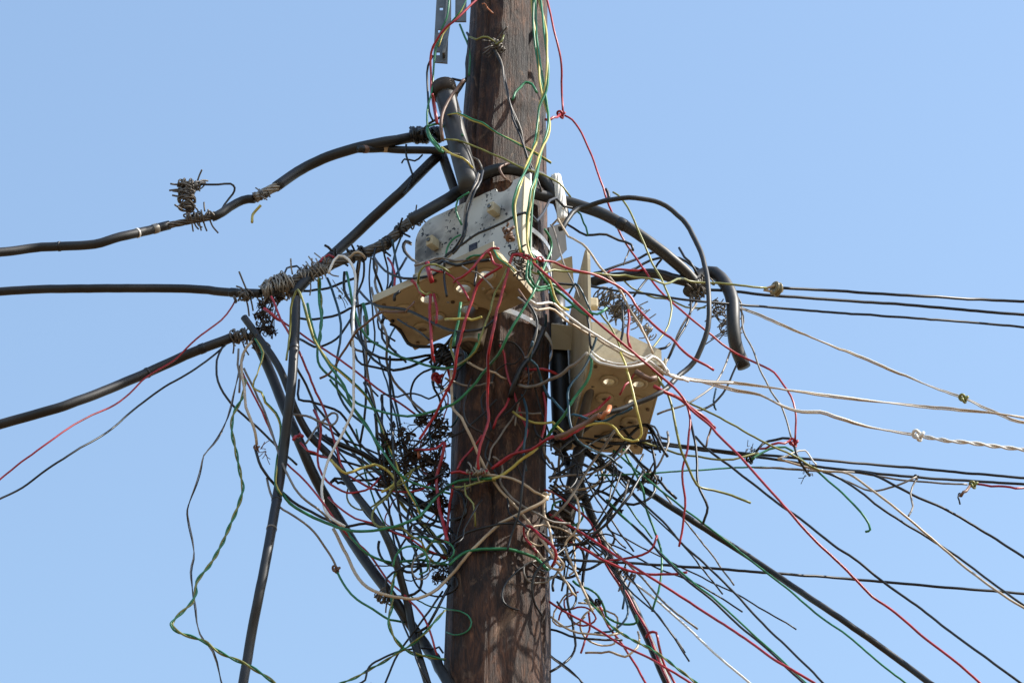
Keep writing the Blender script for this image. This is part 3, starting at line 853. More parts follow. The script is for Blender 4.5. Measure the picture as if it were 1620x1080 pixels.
('BB', 5, "1150,484 1177,489 1231,512 1302,541 1380,572 1450,602 1523,629", 0.0, -0.05, '', 'pale twin wire slanting right to the small green knot'),
('BB', 5, "1528,631 1569,650 1600,661 1625,669", -0.05, -0.05, 'e', 'pale twin wire from the small green knot to the right edge'),
('W', 5, "838,474 868,481 895,497 928,521 964,543 1000,562 1030,573 1060,592 1100,603 1160,606", -0.33, -0.2, 'f', 'upper white wire from the white box across the cream box'),
('B', 5, "840,486 868,490 900,508 932,530 968,550 1004,570 1035,580 1075,597", -0.33, -0.2, 'f', 'beige wire beside the white one across the cream box'),
('W', 5.5, "934,560 945,571 955,576 989,580 1017,575 1032,564 1044,571 1061,593 1090,603", -0.3, -0.25, 'f', 'white wire looping along the lip of the cream box'),
('W', 5, "936,556 948,567 960,573 990,576 1015,570 1030,561 1046,574 1058,588", -0.3, -0.27, 'f', 'second white wire looping along the lip of the cream box'),
('BB', 5.5, "1056,590 1080,597 1121,604 1160,606 1245,616 1359,632 1472,644 1572,653 1625,661", -0.2, -0.1, 'e', 'pale twin wire running level to the right edge'),
('BB', 6, "1056,592 1075,598 1109,603 1157,616 1203,625 1259,650 1298,651 1330,662 1380,677 1448,688", -0.2, -0.15, '', 'pale wavy twin wire leading to the white knot at right'),
('WW', 7, "1460,690 1500,696 1550,702 1590,708 1625,712", -0.15, -0.15, 'e', 'tightly twisted pale pair leaving the white knot to the right'),
('O', 4, "1066,625 1097,641 1121,651 1157,670 1211,700 1254,720 1282,737 1302,746", -0.1, -0.05, '', 'olive wire slanting right below the twin wires'),
('Y', 5, "1008,697 1015,687 1008,649 998,605 989,576 981,557", -0.27, -0.3, 'f', 'yellow wire rising across the cream box underside'),
('Y', 5, "811,651 828,662 856,670 884,677 911,677 939,670 961,670 974,678 986,694 1000,698 1010,696", -0.12, -0.28, 'f', 'yellow wire from the pole looping under the cream box'),
('O', 5, "1030,580 1041,598 1056,624 1068,668 1075,704 1091,744 1102,767 1111,771 1147,780 1188,796", -0.2, -0.1, '', 'stiff yellow olive wire bent sharply right at its lower end'),
('R', 9, "1034,611 1061,622 1085,639 1109,658 1131,677", -0.25, -0.2, 'f', 'fat red wires bundled right of the cream box'),
('N', 4, "1128,672 1122,690 1118,705", -0.2, -0.2, '', 'small brown hooked end on the red bundle'),
('R', 5, "1087,641 1092,663 1087,711 1082,731 1079,753 1084,787 1083,813 1074,864", -0.15, -0.1, '', 'crimson wire hanging straight down with a loose end'),
('K', 5, "1092,665 1099,697 1102,724 1104,764 1112,785 1120,802 1112,829", -0.1, -0.1, '', 'black wire hanging with a hooked end over the stiff cable'),
('R', 7, "916,660 935,655 955,640 965,627", -0.2, -0.2, '', 'dark red wire bunch under the cream box'),
('R', 4.5, "1003,592 990,605 980,625", -0.2, -0.22, '', 'red brown wire coming out of a cream box hole'),
('N', 9, "1006,588 1020,596 1038,597", -0.24, -0.26, 'f', 'brown taped wire at the corner hole of the cream box'),
# right side fan -----------------------------------------------------------
('K', 5.5, "940,690 975,690 1013,697 1042,700 1104,708 1160,715 1274,725 1387,735 1501,745 1625,756", 0.0, 0.1, 'e', 'upper of two level black wires leaving right below the knot'),
('K', 5.5, "960,700 1030,702 1104,711 1231,727 1296,738 1359,745 1444,754 1625,766", 0.02, 0.05, 'e', 'lower of two level black wires leaving right below the knot'),
('O', 4.5, "1015,698 1042,708 1071,718 1104,722 1138,726 1171,723 1200,716", -0.05, -0.05, '', 'olive wire sagging under the level black wires'),
('G', 3.5, "940,752 989,751 1042,747 1127,742 1193,739 1245,742 1302,744", 0.0, 0.0, '', 'thin green wire running level from the pole side to the right'),
('S', 4, "1193,739 1245,741 1302,744 1359,748 1416,758 1530,766", -0.02, 0.0, '', 'pale grey wire running level to the small hanging tag knot'),
('R', 5, "1545,765 1580,768 1625,771", 0.0, 0.0, 'e', 'short red wire leaving at the right edge'),
('N', 6, "1535,767 1524,775 1518,783", 0.0, 0.0, '', 'brown wire tail below the right edge knot'),
('K', 3.5, "1519,780 1515,788 1518,797", 0.0, 0.0, '', 'tiny black wire tip at the right edge knot'),
('K', 5, "1100,690 1120,711 1160,741 1191,765 1231,796 1265,819 1300,847 1326,867 1352,883 1393,917 1432,945 1458,963 1497,994 1580,1054 1622,1085", 0.0, -0.2, 'e', 'black wavy wire slanting under the salmon red wire to the corner'),
('K', 4.5, "1302,746 1330,758 1359,776 1401,808 1472,853 1515,881 1558,913 1606,947 1625,960", -0.03, -0.1, 'e', 'black wire slanting beside the pale wire to the right edge'),
('B', 4.5, "1231,725 1300,745 1342,750 1379,774 1416,802 1472,850 1529,899 1597,947 1625,964", -0.06, -0.12, 'e', 'pale tan wire slanting to the right edge'),
('K', 5, "1340,745 1382,751 1444,782 1501,808 1558,842 1625,884", 0.0, 0.0, 'e', 'black wire slanting to the right edge, uppermost slanting one'),
('G', 4.5, "1190,726 1197,720 1217,710 1242,708 1262,722 1282,739 1294,747 1319,768 1347,793 1370,819 1377,838 1369,841", -0.05, -0.05, '', 'green wire with a small hook at its loose lower end'),
('W', 3.5, "1231,725 1254,717 1274,712 1282,725 1291,735", -0.07, -0.07, '', 'small white wire curl right of the red knot'),
('S', 4, "1313,748 1345,765 1379,776 1416,768 1450,754", -0.02, -0.02, '', 'grey wire drooping below the level black wires'),
('S', 4, "1450,755 1440,782 1444,802 1437,816", -0.02, -0.1, '', 'short crinkled grey wire hanging onto the pale wire'),
('R', 5, "1203,710 1222,701 1251,696", -0.06, -0.06, '', 'red wire tail left of the red knot'),
('K', 5, "1196,714 1215,700 1250,693", -0.05, -0.06, '', 'black wire tail left of the red knot'),
('K', 5, "1256,704 1260,715 1265,728 1281,752", -0.06, -0.03, '', 'black wire hanging from the red knot'),
('K', 5.5, "868,882 889,884 993,890 1082,896 1160,901 1290,911 1419,922 1580,935 1625,939", -0.05, 0.1, 'e', 'straight black wire running right across the lower picture'),
('R', 5, "862,774 889,790 913,806 935,826 950,860", 0.0, 0.0, '', 'crimson wire slanting right from the pole, upper'),
('R', 5.5, "869,813 900,831 933,851 960,869 984,884 1016,904 1038,918 1082,947 1127,976 1171,1004 1194,1020 1227,1044 1259,1062 1296,1085", -0.06, -0.25, 'e', 'long red wire slanting to the bottom edge right of centre'),
('R', 5.5, "902,858 927,869 958,887 984,899 1016,907 1049,909 1087,905", -0.05, -0.1, '', 'red wire with a loose end pointing right, lower'),
('R', 5.5, "949,889 980,884 1016,878 1033,864 1040,847", -0.02, -0.06, '', 'red wire curling upward to a loose end'),
('R', 5, "869,951 904,973 949,998 984,1020 1027,1040 1060,1059 1100,1085", -0.06, -0.2, 'e', 'red wire slanting from the lower pole to the bottom edge'),
('R', 5, "949,960 962,989 980,1013 998,1040 1024,1085", -0.02, -0.08, 'e', 'red wire dropping steeply to the bottom edge'),
('R', 5.5, "958,891 971,911 984,929 993,942 1007,969 1024,998 1032,1020 1045,1050 1060,1085", 0.03, 0.0, 'e', 'red wire following the steep dark cable'),
('R', 6, "1022,1008 1027,1000 1038,1000 1042,1018 1047,1040 1056,1060 1070,1085", 0.0, 0.0, 'e', 'red wire loop tied on the steep dark cable'),
('W', 4.5, "990,911 996,916 1038,949 1082,987 1127,1029 1158,1056 1192,1085", 0.0, -0.2, 'e', 'white wire slanting to the bottom edge'),
('G', 4, "970,712 1007,744 1038,769 1082,804 1127,838 1149,855 1200,896 1251,935 1290,969 1341,1005 1393,1049 1440,1085", 0.0, -0.15, 'e', 'thin green wire following the stiff cable to the bottom right'),
('K', 4.5, "960,730 980,753 998,776 1024,802 1049,824 1078,858 1120,896 1171,947 1192,971 1220,1000 1251,1028 1308,1085", 0.0, -0.2, 'e', 'black wire slanting to the bottom edge, nearest the stiff cable'),
('K', 4.5, "930,762 949,784 980,813 1016,844 1049,880 1082,913 1127,949 1171,991 1207,1020 1276,1085", 0.02, -0.2, 'e', 'black wire slanting to the bottom edge beside the green one'),
('G', 4, "960,790 982,813 1047,876 1093,918 1127,944 1171,984 1220,1029 1278,1083", 0.0, -0.2, 'e', 'dark green wire slanting to the bottom edge'),
('G', 4.5, "985,710 1004,744 1016,773 1022,804 1036,840 1047,880 1044,924 1032,967", -0.03, -0.03, '', 'dark green wire curving down with a loose end'),
('GY', 5, "925,948 944,962 962,985 985,1002 1010,1016 1040,1032 1070,1055 1108,1085", -0.05, -0.2, 'e', 'twisted green yellow pair slanting to the bottom edge'),
('K', 5.5, "985,700 1011,731 1027,744 1047,764 1071,789", 0.0, 0.0, '', 'black wire ending in mid air over the stiff cable'),
('K', 6.5, "1024,758 1007,767 984,784 962,811 949,829 940,847 931,869 924,902 922,930 933,945 944,958", 0.0, 0.0, '', 'black wire bowing from the grey tie down the right tangle'),
('K', 5.5, "945,776 958,781 984,793 1002,798 1024,789 1036,776 1034,760", 0.0, 0.0, '', 'black wire loop hanging below the grey tie'),
('S', 5, "973,680 949,716 938,731 922,756 904,784 885,808 872,818", -0.2, -0.08, '', 'grey beige wire from the cream box to the pole edge'),
('B', 5, "899,770 913,789 917,811 913,837 897,854 894,867 900,882 913,913 929,947 938,967", -0.06, -0.1, '', 'pale beige wire zigzagging down right of the pole'),
('B', 5, "842,862 858,884 870,897 889,900 892,892 880,878 872,868", -0.11, -0.12, '', 'pale beige wire loop at the right edge of the lower pole'),
('B', 4.5, "882,902 898,922 911,943", -0.08, -0.08, '', 'short beige wire end below the beige loop'),
('K', 5, "1028,690 1034,715 1036,740 1030,752", -0.02, -0.02, '', 'black wire hanging from the cream box to the grey tie'),
('S', 4.5, "1056,683 1058,700 1050,718 1036,742", -0.02, -0.02, '', 'grey wire bending down to the grey tie'),
('K', 4.5, "872,995 888,1000 900,1004 930,1010 985,1012", -0.04, -0.04, '', 'black wire sticking out low on the right of the pole'),
('B', 4.5, "872,975 890,990 915,1000 950,1003 984,1001", -0.05, -0.05, '', 'beige wire looping low on the right of the pole'),
('K', 5, "871,1062 890,1050 905,1038 910,1020 905,985 898,950 898,925", -0.05, -0.03, '', 'dark grey wire with a taped splice low at right of pole'),
('R', 5, "919,1032 925,1015 932,995 932,968", -0.03, -0.03, '', 'short crimson wire end low on the right'),
('KS', 5, "870,1036 885,1048 900,1060 925,1085", -0.06, -0.1, 'e', 'dark twin wire leaving the pole at the bottom edge'),
('T', 4.5, "984,920 988,945 986,962", 0.0, 0.0, '', 'short dark teal wire end beside the steep cable'),
('T', 4.5, "990,945 994,965 985,985 965,998 940,1001", 0.0, -0.03, '', 'teal wire loop beside the steep cable'),
# on the pole --------------------------------------------------------------
('G', 6, "447,780 459,796 497,819 543,836 571,840 608,836 636,828 664,815 682,797 698,778 726,761 754,758 782,756", -0.05, -0.13, '', 'green wire sweeping from the left cables up onto the pole'),
('Y', 6, "780,757 790,754 798,750 813,737 834,720 850,708", -0.14, -0.15, '', 'bright yellow wire rising across the pole front'),
('G', 6, "850,708 861,700 878,675 897,647 921,614 934,588 936,575 934,560", -0.15, -0.3, 'f', 'green wire rising from the pole to the cream box'),
('G', 6, "712,893 721,883 750,870 784,867 813,869 837,878 856,891 867,901", -0.1, -0.1, '', 'dark green wire wrapped round the lower pole'),
('B', 5.5, "714,585 714,610 717,647 730,660 742,685 754,712 771,746 791,774 819,804 837,828 858,854 874,878 886,895", -0.12, -0.12, '', 'tan wire slanting down right across the whole pole'),
('B', 6.5, "527,836 548,877 568,916 598,936 651,947 673,941 701,924 729,891 754,863 791,828 828,809 858,793 866,784", -0.03, -0.13, '', 'thick beige wire hanging left then crossing up over the pole'),
('B', 5, "764,751 800,754 820,760 845,775 862,786", -0.12, -0.12, '', 'beige wire arching right across the pole to the white knot'),
('B', 5, "863,788 860,796 861,815 869,833 874,863 880,880", -0.12, -0.11, '', 'beige wire falling from the white knot along the pole edge'),
('B', 4.5, "739,573 763,584 784,588 800,600", -0.12, -0.12, '', 'short beige wire on the pole below the pipe stub'),
('S', 6.5, "811,608 834,612 861,605 893,586 917,570 930,558", -0.13, -0.29, 'f', 'grey brown wire sweeping from the pole up to the cream box'),
('R', 5, "790,545 797,560 802,592 813,621 824,658 834,681 828,697 817,712 800,728 785,738", -0.12, -0.12, '', 'red wire running down the pole front with a bend'),
('R', 5.5, "810,618 799,644 786,660 780,678", -0.12, -0.12, '', 'short red wire branching left on the pole'),
('R', 5, "763,688 750,707 735,725 724,742", -0.12, -0.12, '', 'dark red wire low on the left of the pole'),
('R', 6.5, "832,583 850,581 866,585 884,594", -0.12, -0.11, '', 'short red wire arching at the right of the pole'),
('R', 5.5, "859,621 863,644 860,681 854,703", -0.12, -0.12, '', 'red wire hanging at the right edge of the pole'),
('R', 6.5, "778,741 810,720 841,710 865,697 902,686 932,669", -0.13, -0.26, 'f', 'dark red wire rising right across the pole to the brown cable end'),
('X', 8, "948,658 957,650 964,643", -0.3, -0.3, 'f', 'bare orange tip at the frayed cable end'),
('R', 6.5, "839,833 856,846 874,863 880,876 873,896", -0.13, -0.12, '', 'thick red wire hooking over the right edge of the pole'),
('R', 5, "839,832 829,834 829,845 836,860 849,873", -0.13, -0.12, '', 'red wire loop on the right of the lower pole'),
('K', 4.5, "832,722 828,752 824,793 819,819 810,844 803,871", -0.14, -0.13, '', 'grey black wire hanging down the pole front'),
('S', 4.5, "780,722 791,731 795,743 791,761 799,774 810,787 843,809 876,824 902,828", -0.13, -0.1, '', 'grey wire curling on the pole then running right'),
('K', 3.5, "745,759 736,802 724,844 714,888", -0.11, -0.1, '', 'thin black wire down the dark left side of the pole'),
('O', 3.5, "736,765 737,781 749,796 752,832", -0.12, -0.12, '', 'short yellow olive wire dangling on the dark pole side'),
('K', 4.5, "712,862 740,842 770,833 800,826 830,830 866,850", -0.1, -0.1, '', 'black wire ring wrapped round the pole'),  # ring-shaped shadow on the pole, put in as a black wire
('R', 6, "714,748 728,747 741,749 757,747 772,744", -0.12, -0.13, '', 'red tie wire across the pole at the big green wire'),
('O', 4.5, "719,770 740,766 765,762 785,760", -0.12, -0.12, '', 'olive wire along the green wire on the pole'),
('K', 9, "860,518 852,540 842,560 822,585 812,610 808,628", -0.13, -0.12, '', 'thick black wire slanting down the pole front'),
('KS', 6, "820,470 832,478 842,490 850,510 848,528 838,550 832,565", -0.36, -0.13, 'f', 'grey edged black wire dropping from the white box to the pole'),
('N', 4, "820,458 832,474 838,478", -0.36, -0.35, 'f', 'small brown wire at the right end of the tan panel'),
('K', 4, "842,600 850,630 858,655 868,685 872,712", -0.12, -0.1, '', 'thin dark wire down the right of the pole'),
('K', 4, "843,668 850,685 862,697 876,700", -0.12, -0.1, '', 'dark wire bending right at the pole edge'),
('S', 3.5, "814,672 818,650 822,632", -0.13, -0.13, '', 'thin pale wire end on the pole front'),
('K', 4.5, "785,632 770,650 740,675 715,690", -0.12, -0.1, '', 'dark wire crossing the shaded pole side'),
# left hand wires ----------------------------------------------------------
('R', 4, "372,475 366,487 350,506 310,536 274,571 232,596 190,635 127,666 84,694 35,730 -5,763", 0.02, -0.1, 'e', 'dark red wire sagging to the left frame edge'),
('K', 4, "362,540 340,560 303,587 260,612 211,649 169,684 127,708 74,742 35,772 -5,791", 0.02, -0.1, 'e', 'thin black wire sagging to the left frame edge'),
('K', 4.5, "357,540 343,570 345,603 366,638 400,669 433,702 470,735", 0.0, 0.0, '', 'black wire curving from the tied joint to the hanging cable'),
('KS', 4, "386,560 376,596 367,638 356,671 338,702 322,720 316,749 298,800 296,813 307,874 302,905 309,961 316,1002 337,1030 352,1085", -0.03, -0.05, 'e', 'thin black wire wandering down to the bottom left edge'),
('GY', 6.5, "388,600 384,627 369,656 367,684 373,711 380,749 384,776 362,836 337,886 312,919 307,947 274,982 271,988 282,999 321,1013 351,1033 393,1052 438,1082", -0.05, -0.12, 'e', 'twisted green and yellow pair hanging with a sharp kink'),
('GG', 4.5, "404,536 416,558 411,580 400,613 413,620 420,636 436,653 444,671 440,716 436,764 445,782", -0.05, -0.07, '', 'green wire zigzagging beside the hanging cable'),
('B', 5.5, "399,540 384,562 382,584 387,616 389,644 404,684 406,704", -0.06, -0.06, '', 'beige wire hanging from the tied joint to a black splice'),
('K', 5.5, "404,710 413,738 433,764 462,793 484,805 518,822 546,833 579,827 609,836 640,847", -0.06, -0.03, '', 'black wire from the beige splice sweeping right'),
('R', 4.5, "384,589 400,622 418,660 433,693 453,733 480,758 507,789 548,844 582,874 612,916 643,944 673,980 692,1035", -0.04, -0.05, '', 'long dark red wire down the left cables to the pole'),
('S', 4.5, "386,582 404,620 422,660 440,716 451,744 471,778 507,808 524,826", -0.05, -0.04, '', 'grey wire running along the dark red wire at left'),
('S', 4.5, "378,552 376,575 380,600 378,620", -0.03, -0.03, '', 'short grey wire hanging under the tied joint'),
('W', 5.6, "520,432 524,422 536,405 551,411 562,436 560,480 558,536 560,580 559,620 558,649 543,683 527,711 515,742 509,780 515,808 528,822 545,832", -0.06, -0.09, '', 'thick white wire hanging in a long wave left of the pole'),
('B', 5.5, "548,408 560,398 572,400 578,408", -0.03, -0.03, '', 'beige wire arched over the stranded bundle'),
('O', 4.5, "453,569 459,524 460,487 466,465 471,458 477,468 482,485 489,513 498,540", -0.09, -0.1, '', 'pale yellow wire hooked over the top of the hanging cable'),
('GG', 5, "480,480 489,513 498,540 511,558 529,580 558,604 582,630 593,651 608,692 627,735 638,761 653,787 668,820", -0.1, -0.05, '', 'yellow green wire slanting from the hanging cable to the pole'),
('G', 5, "486,480 495,520 506,552 530,590 545,610 556,640 580,672 600,712", -0.06, -0.04, '', 'green wire slanting beside the yellow green one'),
('R', 5, "429,469 444,504 462,536 482,576 500,620 516,656 531,702 545,748 560,757 588,772 627,776 662,776 680,765", -0.06, -0.04, '', 'red wire dropping from the joint then running to the dried plant'),
('R', 8, "418,488 430,496 447,508", -0.06, -0.06, '', 'fat red wire bunch in the black debris'),
('R', 4.5, "440,504 473,527 507,549 551,578 596,613 617,627 658,655", -0.07, -0.03, '', 'red wire running straight down right to the dried plant'),
('N', 5, "506,598 521,590 538,566 558,534 575,514 599,495 620,493 640,493", -0.05, -0.23, 'f', 'brown wire curving from the tangle to the tan panel'),
('T', 5, "518,440 525,460 536,493 540,521 534,564 532,604 540,630 556,656 574,668", 0.02, 0.0, '', 'dark teal wire hanging from the stranded bundle'),
('K', 5, "473,503 497,506 525,501 553,488 590,477 614,464", 0.0, 0.0, '', 'upper black wire sagging from the hanging cable to the bundle'),
('K', 5, "471,535 497,547 516,545 538,529 556,501 564,479", 0.03, 0.02, '', 'lower black wire sagging from the hanging cable to the bundle'),
('K', 5, "478,460 510,458 540,450 562,440", 0.02, 0.02, '', 'black wire sagging just below the stranded bundle'),
('K', 6, "545,430 545,460 560,488 566,529 580,553 601,564 627,569 682,562", 0.02, -0.05, '', 'black wire falling from the bundle to under the tan panel'),
('K', 5.5, "578,520 580,553 599,575 623,585 649,579 682,565", 0.0, -0.06, '', 'black wire sagging below the tan panel'),
('K', 5, "572,480 570,520 576,560 579,608 577,656 570,700", 0.04, 0.04, '', 'black wire hanging nearly straight in the left tangle'),
('S', 5, "576,500 579,549 582,593 593,645 597,690", -0.02, 0.0, '', 'grey wire hanging in the left tangle'),
('S', 5, "588,455 597,497 612,530 612,571 623,603 638,621 673,653", -0.03, -0.02, '', 'grey brown wire hanging left of the tan panel to the plant'),
('G', 5, "549,430 562,493 579,532 612,554 645,569 682,580 708,582 734,573 753,547 758,528", -0.02, -0.15, '', 'green wire hanging in a wide sag below the tan panel'),
('G', 7, "575,480 581,505 581,530", -0.02, -0.02, '', 'thick green wire twist left of the tan panel'),
('GY', 6, "504,440 508,480 509,510 505,545", -0.04, -0.03, '', 'dark green twisted pair hanging from the bundle'),
('K', 5, "473,600 473,631 490,634 508,639 538,653 556,677 569,700 590,722 625,745", 0.0, 0.0, '', 'black wire with a square bend beside the hanging cable'),
('K', 5, "468,580 485,610 500,650 505,690 512,720", 0.05, 0.05, '', 'black wire behind the hanging cable'),
('K', 9, "500,686 534,701 564,713 593,729 619,753 650,785 690,805", 0.02, 0.0, '', 'thick black wire running into the dried plant'),
('K', 6, "505,692 540,712 575,730 610,758 640,790 690,812", 0.0, 0.02, '', 'black wire below the thick one running into the plant'),
('Y', 5.5, "523,727 534,739 547,748 567,742 593,735 612,744 625,759 623,768 604,777", -0.08, -0.08, '', 'yellow wire bent in a wave left of the dried plant'),
('K', 5, "480,714 516,724 549,731 579,739 610,742", 0.0, 0.0, '', 'black wire running level behind the yellow wave'),
('R', 9, "464,695 471,693 479,690", -0.08, -0.08, '', 'red taped wire end on the thick slanting cable'),
('R', 5, "475,700 497,713 516,724", -0.08, -0.06, '', 'red wire leading from the red taped end'),
('R', 5, "503,709 504,739 517,761 540,776 560,779 586,770 603,753", -0.03, -0.03, '', 'crimson wire sagging under the yellow wave'),
('R', 7, "496,648 503,660 508,680 505,710", -0.03, -0.03, '', 'frayed red wire in the left tangle'),
('S', 4.5, "463,655 485,657 510,668 525,672 533,664 533,655 525,653 515,662 500,680 484,700", -0.06, -0.06, '', 'grey wire with a small loop left of the white wire'),
('K', 5, "523,765 530,757 550,760 575,757 598,755", 0.0, 0.0, '', 'black wire loop left of the plant'),
('K', 6, "524,762 535,766 545,765", 0.0, 0.0, '', 'knotted black wire end left of the plant'),
('R', 9, "704,700 699,724 691,753 693,787 697,813 704,841 708,856", -0.1, -0.1, '', 'fat red wire hanging at the left edge of the pole'),
('R', 5.5, "657,712 672,709 690,708 702,698 705,706", -0.06, -0.08, '', 'red wire through the dried plant'),
('X', 5, "661,710 664,718", -0.06, -0.06, '', 'orange wire tip in the dried plant'),
('R', 6, "717,766 711,800 708,835 704,858", -0.09, -0.08, '', 'dark red wire along the left pole edge'),
('S', 4.5, "422,756 431,789 448,805 482,827 508,856 527,887 532,900", -0.04, -0.02, '', 'grey beige wire leading to the small black knot at left'),
('G', 4.5, "534,905 547,930 564,947 590,963 616,978 640,984", -0.02, 0.0, '', 'dark green wire from the small black knot to the cables'),
('R', 4.5, "519,786 543,808 571,823 597,828 623,841 649,852 675,869 706,883", -0.03, -0.05, '', 'crimson wire crossing the two slanting cables'),
('G', 5, "548,838 556,849 571,867 593,882 617,890 645,887 667,886 706,893", -0.05, -0.06, '', 'green wire sagging to the black lump at the pole'),
('K', 5, "593,772 614,808 623,836 630,860 637,886", -0.03, -0.03, '', 'black wire hanging across the slanting cables'),
('K', 5.5, "656,760 654,780 645,817 649,850 660,880 667,910 664,932 645,943 623,943", -0.02, -0.02, '', 'black wire making an S left of the lower pole'),
('K', 5, "616,950 614,943 612,913 634,898 664,891 690,897", -0.04, -0.04, '', 'black wire looping round the slanting cable'),
('K', 5, "646,850 649,835 653,828 673,826 701,837 714,842", -0.01, -0.05, '', 'black wire loop at the left of the ringed pole'),
('K', 5, "654,834 679,858 704,884", 0.0, -0.03, '', 'black wire slanting into the pole edge'),
('O', 7, "627,780 640,804 669,828 690,852 708,882", 0.02, -0.03, '', 'thick olive wire slanting into the left pole edge'),
('GY', 6, "664,880 679,861 690,852 702,845", -0.04, -0.05, '', 'short dark green twisted pair at the pole edge'),
('GY', 5, "540,1080 573,1066 629,1033 662,1010 690,980 704,965", -0.06, -0.09, 's', 'yellow green pair rising from the bottom edge to the pole'),
('GY', 6, "628,900 620,930 620,958 615,980 620,1002 637,1024 665,1036 704,1043", -0.05, -0.06, '', 'green twisted pair looping over the slanting cables'),
('K', 4.5, "607,1085 629,1036 648,1008 673,974 700,935", -0.05, -0.05, 's', 'thin dark wire rising from the bottom edge to the pole'),
('K', 4, "620,955 632,975 648,1010 662,1050 680,1085", -0.06, -0.06, 'e', 'thin dark wire dropping along the slanting cable'),
('K', 6, "712,925 700,945 690,965 675,990 655,1000", -0.06, -0.02, '', 'dark wire curving off the lower left pole edge'),
('Y', 5.5, "399,352 400,342 406,333 413,325", 0.0, 0.0, '', 'short orange yellow wire hanging from the bare splice'),
('K', 4.5, "317,292 345,291 364,291 371,297 368,307 356,325 347,338", -0.01, 0.0, '', 'black wire bent square from the wire lump to the cable'),
('K', 5, "514,388 524,396 533,404", 0.0, 0.0, '', 'short black wire end poking up at the bundle'),
('R', 5, "508,414 516,409 528,407", -0.02, -0.02, '', 'short red wire on the slanting cable at the bundle'),
('K', 4, "449,434 460,424 470,423 476,428", -0.02, -0.02, '', 'thin black wire arched above the wire-wrapped joint'),
]
for row in WIRES:
    kind, w, s, d0, d1, fl, lab = row[:7]
    wire(kind, w, s, d0, d1, fl, lab)

def bands(start, spots):
    for lab in [l for l in PATHS if l.startswith(start)]:
        o = [q for q in C.objects if q.get('label') == lab][0]
        loc, r = PATHS[lab]
        for fr, material, ln, name in spots:
            i = max(1, min(len(loc) - 2, int(fr * (len(loc) - 1))))
            t = (loc[i + 1] - loc[i - 1]).normalized()
            V, F = sweep([loc[i] - t * ln / 2, loc[i] - t * ln * 0.4, loc[i] + t * ln * 0.4, loc[i] + t * ln / 2], [r * 1.01, r * 1.10, r * 1.10, r * 1.01], 16)
            obj(name, V, F, material, o)
bands('upper left black cable', ((0.50, 'K', 0.006, 'tape_band'), (0.88, 'W', 0.005, 'tape_band'), (0.97, 'strand', 0.014, 'bare_patch')))
bands('long black cable hanging', ((0.12, 'K', 0.012, 'tape_band'), (0.45, 'K', 0.008, 'tape_band'), (0.52, 'S', 0.004, 'tape_band')))
bands('straight black cable with a cut end', ((0.0, 'N', 0.012, 'cut_face'), (0.25, 'B', 0.02, 'worn_patch')))
bands('lower left black cable', ((0.7, 'K', 0.006, 'tape_band'), (0.9, 'K', 0.014, 'tape_band')))
bands('level black cable', ((0.93, 'K', 0.02, 'tape_band'),))
bands('thick black cable sloping right', ((0.5, 'K', 0.02, 'tape_band'),))

# ------------------------------------------------------------------ stranded and wrapped pieces
def strands(name, pts, wpx, n, d, label, mat_='strand', twist=0.12, group=None):
    """bare conductor: n helical strands along a path"""
    count[0] += 1
    path = wire_path(parse(pts), wpx, d, d, '', count[0], 0.0)
    base = path[0].copy()
    path = catmull([p - base for p in path], 0.008)
    fr = frames(path)
    R = wpx * 0.5 * scale_at(base)
    V, F = [], []
    for k in range(n):
        acc, q = 0.0, []
        rr = R * 0.68
        for i, p in enumerate(path):
            if i: acc += (p - path[i - 1]).length
            an = 2 * math.pi * (acc / twist + k / n)
            q.append(p + (fr[i][1] * math.cos(an) + fr[i][2] * math.sin(an)) * rr)
        sweep(q, R * 0.36, 5, V, F)
    sweep(path, R * 0.6, 6, V, F)
    o = obj(name, V, F, mat_)
    o.location = base
    return tag(o, label, 'cable', group)
def wrap(name, a, b, rpx, turns, label, mat_='strand', wire_px=2.2, loose=0.35, ends=6, seed=1, d=0.0, cat='tie wire'):
    """a lump of thin wire wound many times about the line a-b, with loose ends"""
    rnd = random.Random(seed)
    A, B = P(a[0], a[1], d), P(b[0], b[1], d)
    k = scale_at(A)
    ax = B - A
    t = ax.normalized()
    u = t.orthogonal().normalized()
    v = t.cross(u)
    V, F = [], []
    for _ in range(int(turns * 3)):     # separate turns, each tilted and sized its own way
        s0 = rnd.random()
        r0 = rpx * k * rnd.uniform(0.5, 1.0) * (0.7 + 0.3 * math.sin(math.pi * s0))
        ph, span = rnd.uniform(0, 6.28), rnd.uniform(3.5, 8.5)
        tilt, tp, drift = rnd.gauss(0, 0.45) * (0.4 + loose), rnd.uniform(0, 6.28), rnd.uniform(-2.5, 2.5) * k
        ecc, n = rnd.uniform(0.75, 1.15), int(span * 3)
        q = []
        for i in range(n + 1):
            an = ph + span * i / n
            r = r0 * (1 + loose * 0.35 * noise.noise(Vector((an * 0.6, s0 * 30, seed))))
            q.append(ax * s0 + t * (tilt * r0 * math.sin(an + tp) + drift * an * 0.4) + u * (r * math.cos(an)) + v * (r * ecc * math.sin(an)))
        sweep(q, wire_px * 0.5 * k * rnd.uniform(0.75, 1.15), 5, V, F)
    for e in range(ends):
        s = rnd.random()
        an = rnd.uniform(0, 6.28)
        dr = (u * math.cos(an) + v * math.sin(an)).normalized()
        p0 = ax * s + dr * rpx * k * 0.7
        ln = rnd.uniform(8, 22) * k
        bend = Vector((rnd.uniform(-1, 1), rnd.uniform(-1, 1), rnd.uniform(-1, 1))) * ln * 0.5
        sweep(catmull([p0, p0 + dr * ln * 0.5 + bend * 0.3, p0 + dr * ln + bend], 0.004), wire_px * 0.5 * k, 5, V, F)
    o = obj(name, V, F, mat_)
    o.location = A
    return tag(o, label, cat)
